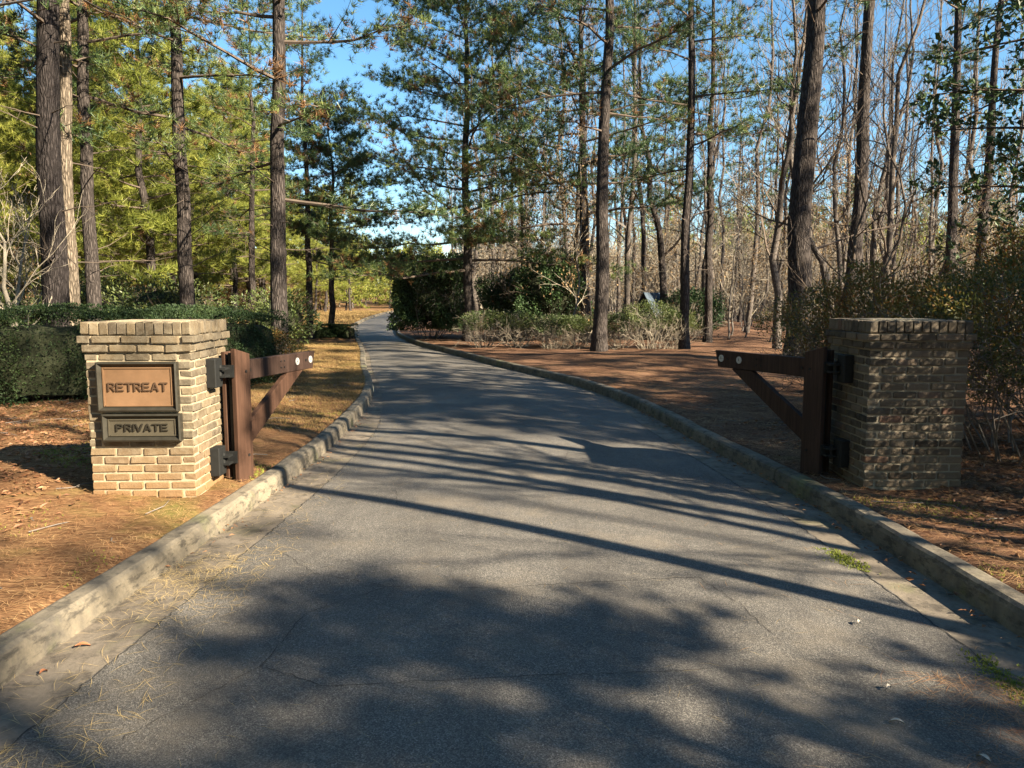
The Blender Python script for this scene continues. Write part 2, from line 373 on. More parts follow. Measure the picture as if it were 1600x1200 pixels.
for pts in ([(-1.55, 5.0), (-1.2, 4.55), (-0.72, 4.3), (-1.1, 3.95), (-1.15, 3.35), (-0.8, 3.15), (0.5, 3.25), (0.9, 3.3)], [(1.12, 4.45), (1.25, 4.05), (1.3, 3.7)],
            [(-0.72, 4.3), (-0.1, 4.25), (1.12, 4.45)], [(-1.02, 6.6), (-0.93, 6.1)], [(-1.15, 3.35), (-1.5, 2.8), (-1.6, 2.3)], [(0.4, 9.0), (0.6, 8.2), (0.5, 7.4)]):
    crack(pts)
# ragged seam between asphalt and gutter
for xf, sg in ((xl, 1), (xr, -1)):
    yy = np.arange(2.2, 11, 0.5); crack([(float(xf(q)) + sg * (float(gw(q)) + 0.012), q) for q in yy], 0.009)

# kerbs, poured in sections
def kerb(xf, sgn, lbl):
    root = empty('kerb'); tag(root, lbl, kind='structure')
    prof = [(0, -0.03), (0.012, 0.105), (0.022, 0.135), (0.045, 0.150), (0.135, 0.152), (0.16, 0.142), (0.17, 0.12), (0.17, -0.03)]
    y = -20.0; k = 0
    joints = [-20, -10, 0, 2.6, 4.98, 7.0, 7.75, 9.6, 10.6, 12.8, 15.2, 18.2] + [21.2 + 3 * i for i in range(36)]
    for y0, y1 in zip(joints[:-1], joints[1:]):
        n = max(3, int((y1 - y0) / 0.15)) if y1 < 13 and y0 >= 0 else max(3, int((y1 - y0) / 0.8))
        yy = np.linspace(y0 + 0.004, y1 - 0.004, n); g = Geo(); m_ = len(prof)
        off = RNG.uniform(-0.008, 0.008); dz = RNG.uniform(-0.006, 0.006)
        V = []
        for q in yy:
            jit = RNG.normal(size=2) * (0.0022 if y0 < 13 else 0)
            for (u, z) in prof: V.append((float(xf(q)) + sgn * (u + off + jit[0]), q, z + (dz + jit[1] if z > 0 else 0)))
        i = np.arange(n - 1)[:, None] * m_ + np.arange(m_ - 1)[None]
        q4 = np.stack([i, i + 1, i + m_ + 1, i + m_], -1).reshape(-1, 4)
        if sgn < 0: q4 = q4[:, ::-1]
        q4 = q4[:, ::-1]
        g.add(V, quads=q4)
        for e in (0, (n - 1) * m_): g.add(V[e:e + m_], quads=[[0, 1, 6, 7], [1, 2, 5, 6], [2, 3, 4, 5]])
        link('kerb_section', g.mesh('kerb_section', False), root, M['kerb'])
kerb(xl, -1, 'weathered concrete kerb on the left of the drive')
kerb(xr, 1, 'dark stained concrete kerb on the right of the drive')

# ------------------------------------------------------------------ brick pillars
def brick_variant(seed):
    r = np.random.default_rng(seed); g = Geo(); b = 0.09
    # unit brick -.5..+.5 with chamfered, slightly worn edges (rings along x)
    ring = lambda x, s: [(x, -0.5 * s[0] + 0, -0.5 * s[1] + b), (x, -0.5 * s[0] + b * .5, -0.5 * s[1]), (x, 0.5 * s[0] - b * .5, -0.5 * s[1]), (x, 0.5 * s[0], -0.5 * s[1] + b),
                         (x, 0.5 * s[0], 0.5 * s[1] - b), (x, 0.5 * s[0] - b * .5, 0.5 * s[1]), (x, -0.5 * s[0] + b * .5, 0.5 * s[1]), (x, -0.5 * s[0], 0.5 * s[1] - b)]
    V = ring(-0.5, (0.90, 0.74)) + ring(-0.462, (1, 1)) + ring(0.462, (1, 1)) + ring(0.5, (0.90, 0.74))
    V = np.array(V) + r.normal(size=(32, 3)) * np.array([0.010, 0.018, 0.035])
    Q = [[i * 8 + j, i * 8 + (j + 1) % 8, i * 8 + 8 + (j + 1) % 8, i * 8 + 8 + j] for i in range(3) for j in range(8)]
    Q += [[7, 6, 1, 0], [6, 5, 2, 1], [5, 4, 3, 2], [24, 25, 30, 31], [25, 26, 29, 30], [26, 27, 28, 29]]
    g.add(V, quads=[q[::-1] for q in Q]); return g.mesh('brick')

def brick_mat(name, stops, smear, smear_amt, stain):
    m, nt, p = new_mat(name); oi = N(nt, 'ShaderNodeObjectInfo'); v = coords(nt)
    tc = N(nt, 'ShaderNodeNewGeometry')
    c = ramp(nt, oi.outputs['Random'], stops)
    f = noise(nt, tc.outputs['Position'], 14, 6, 0.7); h = noise(nt, tc.outputs['Position'], 90, 4, 0.7)
    c = mix(nt, ramp(nt, f, [(0.42, 0.0), (0.66, smear_amt)]), c, smear)
    c = mix(nt, 0.55, c, ramp(nt, h, [(0.3, 0.7), (0.75, 1.15)]), 'MULTIPLY')
    mp_ = N(nt, 'ShaderNodeMapping'); mp_.inputs['Scale'].default_value = (6, 6, 1.1); nt.links.new(tc.outputs['Position'], mp_.inputs[0]); st_ = noise(nt, mp_.outputs[0], 1.0, 5, 0.7)
    c = mix(nt, ramp(nt, st_, [(0.5, 0.0), (0.7, 0.55)]), c, [x * 0.4 for x in smear])
    # earth splashed on the lowest courses
    sp = N(nt, 'ShaderNodeSeparateXYZ'); nt.links.new(tc.outputs['Position'], sp.inputs[0])
    zz = math_n(nt, 'ADD', sp.outputs[2], math_n(nt, 'MULTIPLY', math_n(nt, 'SUBTRACT', noise(nt, tc.outputs['Position'], 5, 3), 0.5), 0.25))
    c = mix(nt, ramp(nt, zz, [(0.12, stain), (0.62, 0.0)]), c, (0.25, 0.145, 0.065))
    nt.links.new(c, p.inputs['Base Color']); p.inputs['Roughness'].default_value = 0.9; p.inputs['Specular IOR Level'].default_value = 0.2
    bump(nt, p, math_n(nt, 'ADD', h, math_n(nt, 'MULTIPLY', f, 2.0)), 0.55, 0.006)
    return m
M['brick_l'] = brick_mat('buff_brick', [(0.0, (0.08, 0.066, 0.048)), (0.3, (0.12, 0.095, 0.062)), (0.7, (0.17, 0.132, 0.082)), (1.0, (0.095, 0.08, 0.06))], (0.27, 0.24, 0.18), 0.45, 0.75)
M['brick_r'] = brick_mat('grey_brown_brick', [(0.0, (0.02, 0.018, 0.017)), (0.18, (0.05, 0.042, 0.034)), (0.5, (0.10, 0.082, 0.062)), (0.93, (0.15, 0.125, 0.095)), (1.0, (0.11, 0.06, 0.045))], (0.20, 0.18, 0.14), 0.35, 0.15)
M['mortar_l'] = plain('pale_mortar', (0.32, 0.27, 0.19), 0.95, var=0.15, scale=30, bs=0.6, spec=0.1)
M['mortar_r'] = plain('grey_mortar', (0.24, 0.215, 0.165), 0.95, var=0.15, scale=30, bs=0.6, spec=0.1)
BV = {'l': [brick_variant(i) for i in range(5)], 'r': [brick_variant(10 + i) for i in range(5)]}
for k, l_ in BV.items():
    for me in l_: me.materials.append(M['brick_' + k])

def pillar(loc, rz, which, vis_side, label):
    root = empty('brick_pillar', loc, rz); tag(root, label, 'pillar', 'brick gate pillars')
    P_, BL, BH, BD, WD = 0.0677, 0.1932, 0.0545, 0.092, 0.8128
    hw = WD / 2; vis_sides = (0, 1 if vis_side > 0 else 3)     # 0 front(-y) 1 right(+x) 2 back 3 left
    g = Geo(); hid = Geo()
    core = WD - 0.022
    box(g, (0, 0, 18 * P_ / 2 - 0.08), (core, core, 18 * P_ + 0.16)); box(g, (0, 0, 16.98 * P_), (core + 0.03, core + 0.03, 2 * P_ - 0.012)); box(g, (0, 0, 18 * P_ + 0.047), (core + 0.015, core + 0.015, 0.098))
    mo = link('mortar_core', g.mesh('mortar_core'), root, M['mortar_' + which])
    def put(side, u, z, L, H, D, proud=0.0, r=random):
        """a brick on a side: u along the side, z its middle"""
        a = side * math.pi / 2
        dep = hw - D / 2 + proud + r.uniform(-0.003, 0.003)
        x, y = u, -dep
        cx = x * math.cos(a) - y * math.sin(a); cy = x * math.sin(a) + y * math.cos(a)
        if side in vis_sides:
            o = bpy.data.objects.new('brick', r.choice(BV[which])); C.objects.link(o); o.parent = root
            o.location = (cx, cy, z); o.rotation_euler = (r.gauss(0, 0.012), r.gauss(0, 0.010), a + r.gauss(0, 0.010) + (math.pi if r.random() < 0.5 else 0)); o.scale = (L, D, H)
        else:
            box(hid, (cx, cy, z), (L, D, H), a)
    zoff = -1 * P_
    for k in range(-1, 18):
        z = k * P_ + P_ / 2
        proud = {16: 0.018, 17: 0.034}.get(k, 0.0)
        for side in range(4):
            full = (k + side) % 2 == 0
            w = WD / 2 + proud
            if full:
                n = 4; L = (2 * w) / 4
                for i in range(4): put(side, -w + L * (i + 0.5), z, L - 0.014, BH + random.uniform(-0.003, 0.002), BD, proud)
            else:
                n = 3; L = (2 * w - 2 * (BD + 0.010)) / 3
                for i in range(3): put(side, -w + BD + 0.010 + L * (i + 0.5), z, L - 0.014, BH + random.uniform(-0.003, 0.002), BD, proud)
    z = 18 * P_ + 0.049
    for side in range(4):
        w = WD / 2 + 0.014; n = 12 if side % 2 == 0 else 10; a0 = -w if side % 2 == 0 else -w + 0.085; L = -2 * a0 / n
        for i in range(n): put(side, a0 + L * (i + 0.5), z + random.uniform(-0.002, 0.002), L - 0.009, 0.098, 0.085 if side % 2 else 0.19, 0.014)
    o = link('back_bricks', hid.mesh('back_bricks'), root, M['brick_' + which]); o['kind'] = 'stuff'; bevel_obj(o, 0.004, 1)
    # top bed of the cap, between the rowlocks
    g = Geo(); box(g, (0, 0, 18 * P_ + 0.098), (0.62, 0.44, 0.010)); link('cap_mortar', g.mesh('cap_mortar'), root, M['mortar_' + which])
    return root
PL = pillar((-2.91, 6.33, 0.215), math.radians(2.0), 'l', 1, 'pale buff brick gate pillar carrying the two bronze name plaques')
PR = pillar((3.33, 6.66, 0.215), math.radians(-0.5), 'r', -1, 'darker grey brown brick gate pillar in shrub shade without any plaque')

# ------------------------------------------------------------------ plaques
M['bronze'] = plain('dark_bronze', (0.055, 0.052, 0.042), 0.45, 0.6, 0.25, 12, 0.2)
M['copper'] = plain('brushed_copper', (0.24, 0.145, 0.082), 0.5, 0.45, 0.3, 3, 0.1)
M['bronze_panel'] = plain('olive_bronze_panel', (0.095, 0.085, 0.062), 0.5, 0.45, 0.2, 5, 0.1)
M['letter'] = plain('bronze_letter', (0.11, 0.07, 0.045), 0.45, 0.5, 0.2, 10)
M['letter2'] = plain('olive_letter', (0.035, 0.032, 0.025), 0.45, 0.5, 0.2, 10)
def letter_mesh(ch):
    """wide grotesque capital, one unit high, drawn as strokes"""
    w, t = 0.86, 0.165; h = t / 2; arc = lambda cx, cy, rx, ry: [(cx + rx * math.sin(a_), cy + ry * math.cos(a_)) for a_ in np.linspace(0, math.pi, 9)]
    bowl = [(h, 1 - h)] + arc(w - 0.34, 0.70, 0.25, 0.205) + [(h, 0.495)]
    G = {'R': [[(h, 0), (h, 1)], bowl, [(0.42, 0.495), (w - 0.06, 0)]], 'P': [[(h, 0), (h, 1)], bowl], 'E': [[(h, 0), (h, 1)], [(h, 1 - h), (w - 0.08, 1 - h)], [(h, 0.5), (w - 0.13, 0.5)], [(h, h), (w - 0.06, h)]],
         'T': [[(0, 1 - h), (w, 1 - h)], [(w / 2, 0), (w / 2, 1 - h)]], 'A': [[(0.06, 0), (w / 2, 1)], [(w - 0.06, 0), (w / 2, 1)], [(0.2, 0.30), (w - 0.2, 0.30)]], 'I': [[(h, 0), (h, 1)]], 'V': [[(0.06, 1), (w / 2, 0)], [(w - 0.06, 1), (w / 2, 0)]]}[ch]
    g = Geo(); k = 0
    for line in G:
        L_ = np.array(line, float); T_ = unit(np.gradient(L_, axis=0) if len(L_) > 2 else np.repeat([L_[1] - L_[0]], 2, 0)); Nn = np.stack([-T_[:, 1], T_[:, 0]], 1) * h
        z = 1 - 0.02 * k; k += 1; n = len(L_); V = [(*(p_ + n_), 0) for p_, n_ in zip(L_, Nn)] + [(*(p_ - n_), 0) for p_, n_ in zip(L_, Nn)] + [(*(p_ + n_ * 0.8), z) for p_, n_ in zip(L_, Nn)] + [(*(p_ - n_ * 0.8), z) for p_, n_ in zip(L_, Nn)]
        Q = []
        for i in range(n - 1): Q += [[2 * n + i, 3 * n + i, 3 * n + i + 1, 2 * n + i + 1], [i, 2 * n + i, 2 * n + i + 1, i + 1], [n + i, n + i + 1, 3 * n + i + 1, 3 * n + i]]
        Q += [[0, n, 3 * n, 2 * n], [n - 1, 3 * n - 1, 4 * n - 1, 2 * n - 1][::1]]
        g.add(V, quads=Q)
    return g.mesh('letter_' + ch.lower()), (t if ch == 'I' else w)
def plaque(cx, cz, w, h, word, tw, th, pm, lm, label, parent_loc, rz):
    root = empty('name_plaque', (0, 0, 0)); tag(root, label, 'plaque', 'bronze name plaques on the left pillar')
    Mx = Matrix.Translation(parent_loc) @ Matrix.Rotation(rz, 4, 'Z') @ Matrix.Translation((cx, -0.8128 / 2 - 0.002, cz)); root.matrix_world = Mx
    d = 0.052; fw = 0.036
    for nm, (a, b, c_, d_) in {'t': ((-w / 2, h / 2), (w / 2, h / 2), (w / 2 - fw, h / 2 - fw), (-w / 2 + fw, h / 2 - fw)), 'b': ((w / 2, -h / 2), (-w / 2, -h / 2), (-w / 2 + fw, -h / 2 + fw), (w / 2 - fw, -h / 2 + fw)),
                               'l': ((-w / 2, -h / 2), (-w / 2, h / 2), (-w / 2 + fw, h / 2 - fw), (-w / 2 + fw, -h / 2 + fw)), 'r': ((w / 2, h / 2), (w / 2, -h / 2), (w / 2 - fw, -h / 2 + fw), (w / 2 - fw, h / 2 - fw))}.items():
        g = Geo(); o1 = 0.35
        lerp = lambda p, q, t: (p[0] + (q[0] - p[0]) * t, p[1] + (q[1] - p[1]) * t)
        e, f = lerp(a, d_, o1), lerp(b, c_, o1)
        V = [(a[0], 0, a[1]), (b[0], 0, b[1]), (b[0], -d, b[1]), (a[0], -d, a[1]), (e[0], -d - 0.006, e[1]), (f[0], -d - 0.006, f[1]), (c_[0], -0.026, c_[1]), (d_[0], -0.026, d_[1]), (c_[0], 0, c_[1]), (d_[0], 0, d_[1])]
        g.add(V, quads=[[0, 1, 2, 3], [3, 2, 5, 4], [4, 5, 6, 7], [7, 6, 8, 9]])
        o = link('frame_rail', g.mesh('frame_rail'), root, M['bronze'])
    g = Geo(); box(g, (0, -0.014, 0), (w - 2 * fw - 0.002, 0.026, h - 2 * fw - 0.002)); pan = link('panel', g.mesh('panel'), root, pm)
    # thin raised bead inside the frame
    g = Geo(); bw = 0.010; ww, hh = w - 2 * fw, h - 2 * fw
    for c_, s_ in (((0, -0.031, hh / 2 - bw), (ww - 4 * bw, 0.008, bw)), ((0, -0.031, -hh / 2 + bw), (ww - 4 * bw, 0.008, bw)), ((-ww / 2 + bw, -0.031, 0), (bw, 0.008, hh - bw)), ((ww / 2 - bw, -0.031, 0), (bw, 0.008, hh - bw))): box(g, c_, s_)
    link('bead', g.mesh('bead'), root, pm)
    ms = [letter_mesh(ch) for ch in word]; gap = 0.11; tot = sum(a for _, a in ms) * 1.0 + gap * (len(word) - 1)
    k = tw / (tot * th); x = -tw / 2
    for (me, asp), ch in zip(ms, word):
        me.materials.clear(); me.materials.append(lm)
        o = link('letter', me, pan); o.location = (x, -0.0275, -th / 2); o.scale = (th * k, th, 0.012); o.rotation_euler = (math.pi / 2, 0, 0)
        x += (asp + gap) * th * k
    return root
plaque(0.005, 0.82, 0.612, 0.385, 'RETREAT', 0.455, 0.068, M['copper'], M['letter'], 'larger framed plaque with copper panel lettered RETREAT', (-2.91, 6.33, 0.215), math.radians(2.0))
plaque(0.022, 0.502, 0.602, 0.215, 'PRIVATE', 0.40, 0.058, M['bronze_panel'], M['letter2'], 'smaller framed olive bronze plaque lettered PRIVATE, below the copper one', (-2.91, 6.33, 0.215), math.radians(2.0))

# ------------------------------------------------------------------ gates
def wood_mat(name, col):
    m, nt, p = new_mat(name)
    a = noise(nt, coords(nt, (30, 30, 1.5)), 1.5, 6, 0.65, 0.6); b = noise(nt, coords(nt, (1.5, 1.5, 1)), 1.6, 3)
    c = ramp(nt, a, [(0.3, [x * 0.45 for x in col]), (0.55, col), (0.75, [x * 1.5 for x in col])]); c = mix(nt, math_n(nt, 'MULTIPLY', b, 0.5), c, [x * 0.55 for x in col])
    nt.links.new(c, p.inputs['Base Color']); p.inputs['Roughness'].default_value = 0.75; p.inputs['Specular IOR Level'].default_value = 0.2; bump(nt, p, a, 0.5, 0.005)
    return m
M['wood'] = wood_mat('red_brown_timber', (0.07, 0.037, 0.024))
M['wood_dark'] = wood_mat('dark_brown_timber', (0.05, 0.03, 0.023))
M['iron'] = plain('black_iron', (0.008, 0.009, 0.009), 0.7, 0.1, 0.3, 20, 0.1)
M['reflector'] = plain('white_reflector', (0.42, 0.42, 0.40), 0.35, 0, 0.05)
M['reflmark'] = plain('grey_reflector_mark', (0.10, 0.10, 0.10), 0.4, 0, 0.05)
def disc(g, c, r, t, n=20, axis=0, mi=0):
    a = np.arange(n) * 2 * math.pi / n; ring = np.stack([np.zeros(n), np.cos(a) * r, np.sin(a) * r], 1)
    v = np.concatenate([ring + [0, 0, 0], ring + [t, 0, 0], [[t, 0, 0]]]) + np.array(c)
    q = [[i, (i + 1) % n, n + (i + 1) % n, n + i] for i in range(n)]; t_ = [[n + i, n + (i + 1) % n, 2 * n] for i in range(n)]
    g.add(v, tris=t_, quads=q, mi=mi)
def gate(loc, rz, wood, label, s, hinges):
    """local +y runs along the leaf from the hinge post, local +x*s faces the drive; hinges: world boxes on the brickwork"""
    root = empty('gate_leaf', loc, rz); tag(root, label, 'gate', 'timber half gates beside the drive')
    inv = (Matrix.Translation(loc) @ Matrix.Rotation(rz, 4, 'Z')).inverted()
    L = 1.46; f = s
    def plank(x0, x1, y0, y1, z0, z1, slope, name):
        g = Geo(); hexa(g, [(x0, y0, z0), (x1, y0, z0), (x1, y1, z0), (x0, y1, z0), (x0, y0, z1), (x1, y0, z1), (x1, y1, z1 - slope), (x0, y1, z1 - slope)])
        o = link(name, g.mesh(name), root, wood); bevel_obj(o, 0.005, 2); return o
    a, b = sorted((f * 0.036, f * 0.080)); plank(a, b, 0, 0.215, 0.0, 1.16, 0.055, 'post_plank')
    a, b = sorted((-f * 0.036, -f * 0.072)); plank(a, b, 0.02, 0.19, 0.03, 1.13, 0.0, 'post_plank')
    g = Geo(); box(g, (0, 0.11, 0.56), (0.030, 0.15, 1.12)); bevel_obj(link('steel_core', g.mesh('steel_core'), root, M['iron']), 0.003, 1)
    g = Geo(); x0, x1 = sorted((-f * 0.033, f * 0.034)); zt, zb = 1.045, 0.872
    hexa(g, [(x0, 0.187, zb), (x1, 0.187, zb), (x1, L - 0.05, zb), (x0, L - 0.05, zb), (x0, 0.187, zt), (x1, 0.187, zt), (x1, L, zt), (x0, L, zt)])
    bevel_obj(link('top_beam', g.mesh('top_beam'), root, M['wood_dark']), 0.006, 2)
    g = Geo(); hexa(g, [(x0 + 0.006, 0.217, 0.26), (x1 - 0.006, 0.217, 0.26), (x1 - 0.006, 1.22, zb - 0.004), (x0 + 0.006, 1.22, zb - 0.004), (x0 + 0.006, 0.217, 0.47), (x1 - 0.006, 0.217, 0.47), (x1 - 0.006, 0.93, zb - 0.003), (x0 + 0.006, 0.93, zb - 0.003)])
    bevel_obj(link('brace', g.mesh('brace'), root, wood), 0.005, 2)
    for y, z, xx in ((0.15, 0.955, 0.080), (0.15, 0.22, 0.080), (0.28, 0.955, 0.034), (0.80, 0.99, 0.034), (0.86, 0.99, 0.034), (0.80, 0.93, 0.034), (0.86, 0.93, 0.034), (1.27, 0.965, 0.034)):
        g = Geo(); disc(g, (0, 0, 0), 0.013 if z not in (0.99, 0.93) else 0.008, 0.006, 8); o = link('bolt', g.mesh('bolt'), root, M['iron']); o.location = (f * xx, y, z); o.scale = (f, 1, 1)
    for y in (1.10, 1.36):
        g = Geo(); disc(g, (0, 0, 0), 0.036, 0.005, 24); o = link('reflector', g.mesh('reflector'), root, M['reflector']); o.location = (f * 0.0345, y, 0.965); o.scale = (f, 1, 1)
        g = Geo(); disc(g, (0.0055, 0, 0), 0.006, 0.002, 10); box(g, (0.0065, 0.004, 0.010), (0.002, 0.004, 0.016)); box(g, (0.0068, -0.006, -0.008), (0.002, 0.012, 0.004)); link('mark', g.mesh('mark'), o, M['reflmark'])
    for (bx, by, bz) in hinges:
        def wbox(g, c, s_): box(g, c, s_, 0.0, 0, None, inv)
        g = Geo(); wbox(g, (bx, by, bz), (0.085, 0.15, 0.24)); h = link('hinge_block', g.mesh('hinge_block'), root, M['iron']); bevel_obj(h, 0.008, 2)
        px, py = loc[0], loc[1] - 0.02; w_ = abs(px - bx) + 0.03; mx = (px + bx) / 2 + f * 0.03
        g = Geo(); wbox(g, (mx, by + 0.05, bz + 0.032), (w_, 0.10, 0.016)); wbox(g, (mx, by + 0.05, bz - 0.032), (w_, 0.10, 0.016)); wbox(g, (px + f * 0.01, py - 0.004, bz), (0.11, 0.012, 0.105)); link('hinge_arm', g.mesh('hinge_arm'), h, M['iron'])
        g = Geo(); P = np.array([inv @ Vector((px - f * 0.01, by + 0.03, bz - 0.06)), inv @ Vector((px - f * 0.01, by + 0.03, bz + 0.06))]); tube(g, P, 0.016, 10, cap=True); link('hinge_pin', g.mesh('hinge_pin'), h, M['iron'])
    return root
gate((-2.42, 6.50, 0.13), math.radians(-14), M['wood'], 'red brown timber half gate hinged beside the plaqued pillar, swung open', 1, [(-2.467, 6.33, 1.10), (-2.467, 6.33, 0.36)])
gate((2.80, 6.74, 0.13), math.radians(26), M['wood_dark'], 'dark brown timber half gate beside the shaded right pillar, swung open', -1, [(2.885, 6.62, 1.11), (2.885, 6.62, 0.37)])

# ------------------------------------------------------------------ vegetation builders
UP = np.array([0, 0, 1.0])
def trunk_poly(H, r0, rng, wig=0.12, n=16, flare=0.35, top=0.12):
    z = np.linspace(0, 1, n) ** 1.15 * H
    wx = np.cumsum(rng.normal(size=n)) * wig / n; wy = np.cumsum(rng.normal(size=n)) * wig / n; wx -= wx[0]; wy -= wy[0]
    P = np.stack([wx * 2, wy * 2, z - 0.15], 1); t = z / H
    R = r0 * (1 - (1 - top) * t ** 1.1) * (1 + flare * np.exp(-z / (0.35)))
    return P, R
def at_h(P, R, z):
    return np.array([np.interp(z, P[:, 2], P[:, k]) for k in range(3)]), float(np.interp(z, P[:, 2], R))

def round_trunk(g, P, R, sides, rng, rough=0.05, per=6):
    """denser trunk with buckled bark outline"""
    zi = np.linspace(0, len(P) - 1, (len(P) - 1) * per + 1); Q = np.stack([np.interp(zi, np.arange(len(P)), P[:, k]) for k in range(3)], 1); q = np.interp(zi, np.arange(len(P)), R)
    a = np.arange(sides) * 2 * math.pi / sides
    w = 1 + rough * rng.normal(size=(len(Q), sides)) * 0.6 + rough * np.sin(3 * a[None] + Q[:, 2:3] * 0.8)
    v = Q[:, None] + (q[:, None] * w)[..., None] * np.stack([np.cos(a), np.sin(a), np.zeros(sides)], 1)[None]
    i = np.arange(len(Q) - 1)[:, None] * sides; j = np.arange(sides)[None]; k = (j + 1) % sides
    g.add(v.reshape(-1, 3), quads=np.stack([i + j, i + k, i + k + sides, i + j + sides], -1).reshape(-1, 4))

def pine_meshes(seed, H, r0, cb, cr, nb, K=18, nl=0.2, nw=0.016, dens=1.0, sides=14, dead=8, brown=0.12, per=5, fork=None, sub=9, top=0.12, low=0.0, wig=0.5, deadlow=2.0, shape=0.8):
    rng = np.random.default_rng(seed); gt, gb, gn = Geo(), Geo(), Geo()
    P, R = trunk_poly(H, r0, rng, wig, 16, top=top); round_trunk(gt, P, R, sides, rng, 0.04, per)
    TP, TD = [], []
    def primary(base, d, L, r, dead_=False, s0=0.22):
        n = 7; t = np.linspace(0, 1, n); sag = rng.uniform(-0.10, 0.16)
        pts = base + d * L * t[:, None] + np.outer(L * sag * t ** 2, UP) + np.cumsum(rng.normal(size=(n, 3)) * L * 0.028, 0) * t[:, None]
        tube(gb, pts, r * (1 - 0.85 * t), 5)
        if dead_:
            for _ in range(rng.integers(2, 6)):
                s = rng.uniform(0.3, 0.95); p0 = base + (pts[-1] - base) * s; p0 = np.array([np.interp(s, t, pts[:, k]) for k in range(3)])
                dd = unit(d + rng.normal(size=3) * 0.7); l2 = L * rng.uniform(0.15, 0.4); tube(gb, [p0, p0 + dd * l2 * 0.5 + rng.normal(size=3) * 0.03, p0 + dd * l2], [r * 0.35, r * 0.2, r * 0.05], 3)
            return
        ns = max(3, int(sub * rng.uniform(0.8, 1.2)))
        for i, s in enumerate(np.linspace(s0, 0.98, ns)):
            p0 = np.array([np.interp(s, t, pts[:, k]) for k in range(3)])
            sd = 1 if i % 2 else -1; lat = unit(np.cross(d, UP)) * sd
            dd = unit(d * rng.uniform(0.4, 0.9) + lat * rng.uniform(0.5, 1.0) + UP * rng.uniform(-0.15, 0.35)); l2 = L * rng.uniform(0.2, 0.36) * (1.1 - 0.5 * s) + 0.15
            m = 4; tt = np.linspace(0, 1, m); q = p0 + dd * l2 * tt[:, None] + np.outer(l2 * 0.18 * tt ** 2, UP) + rng.normal(size=(m, 3)) * 0.02 * tt[:, None]
            tube(gb, q, r * 0.35 * (1 - 0.8 * tt), 3)
            nt_ = max(2, int(l2 / 0.13 * dens)); ss = rng.uniform(0.3, 1.05, nt_)
            pp = p0 + dd * l2 * ss[:, None] + np.outer(l2 * 0.18 * ss ** 2, UP) + rng.normal(size=(nt_, 3)) * np.array([0.13, 0.13, 0.07]) * (0.5 + l2)
            TP.append(pp); TD.append(np.repeat(unit(dd * 0.6 + UP * 0.5)[None], nt_, 0) + rng.normal(size=(nt_, 3)) * 0.3)
        e = max(2, int(L * 0.4 / 0.13 * dens)); ss = rng.uniform(0.6, 1.02, e); pp = np.stack([np.interp(ss, t, pts[:, k]) for k in range(3)], 1) + rng.normal(size=(e, 3)) * 0.05
        TP.append(pp); TD.append(np.repeat(unit(d + UP * 0.4)[None], e, 0) + rng.normal(size=(e, 3)) * 0.3)
    ang = rng.uniform(0, 6.28)
    for i in range(nb):
        u = (i + rng.uniform(0, 0.8)) / nb; z = cb + (H - cb - 0.3) * u ** 0.9
        base, rr = at_h(P, R, z); ang += 2.4 + rng.normal() * 0.35
        Lb = cr * (min(1.0, (u + 0.18) / 0.3) if low == 0 else 1.0) * (1 - u) ** shape * rng.uniform(0.65, 1.15) + 0.35
        el = 0.02 + 0.75 * u ** 1.5 + rng.normal() * 0.1
        d = np.array([math.cos(ang) * math.cos(el), math.sin(ang) * math.cos(el), math.sin(el)])
        primary(base, d, Lb, min(rr * 0.36, 0.010 + Lb * 0.010))
    for i in range(dead):
        z = rng.uniform(deadlow, max(cb * 1.3, deadlow + 1)); base, rr = at_h(P, R, z); a = rng.uniform(0, 6.28); d = np.array([math.cos(a), math.sin(a), rng.uniform(-0.1, 0.35)])
        primary(base, d, rng.uniform(0.4, 2.2), 0.014, True)
    if fork:                                                     # second leader leaving at height fork[0] toward azimuth fork[1]
        zf, az, ln = fork; base, rr = at_h(P, R, zf); n = 8; t = np.linspace(0, 1, n); d = np.array([math.cos(az) * 0.42, math.sin(az) * 0.42, 0.9])
        q = base + d * ln * t[:, None] + np.outer(ln * 0.10 * t ** 2, UP); rq = rr * 0.75 * (1 - 0.75 * t); round_trunk(gt, q, rq, max(8, sides - 4), rng, 0.04, 3)
        for i in range(nb // 3):
            s = rng.uniform(0.3, 1.0); b = np.array([np.interp(s, t, q[:, k]) for k in range(3)]); a = rng.uniform(0, 6.28); el = rng.uniform(0, 0.6)
            primary(b, np.array([math.cos(a) * math.cos(el), math.sin(a) * math.cos(el), math.sin(el)]), cr * 0.55 * rng.uniform(0.6, 1.1), 0.025)
    TPa = np.concatenate(TP); TDa = unit(np.concatenate(TD))
    clump = np.array([mnoise.noise(Vector(p_ * 0.9)) for p_ in TPa]) if len(TPa) < 6000 else np.sin(TPa[:, 0] * 2) * np.cos(TPa[:, 1] * 2)
    br = (rng.uniform(size=len(TPa)) < brown * (1 + 2.5 * np.clip(clump * 2, -0.4, 1))).astype(int)
    needles(gn, TPa, TDa, K, nl, nw, 0.85, rng, mi_p=br)
    return gt.mesh('trunk', True), gb.mesh('branches', False), gn.mesh('needles', False)

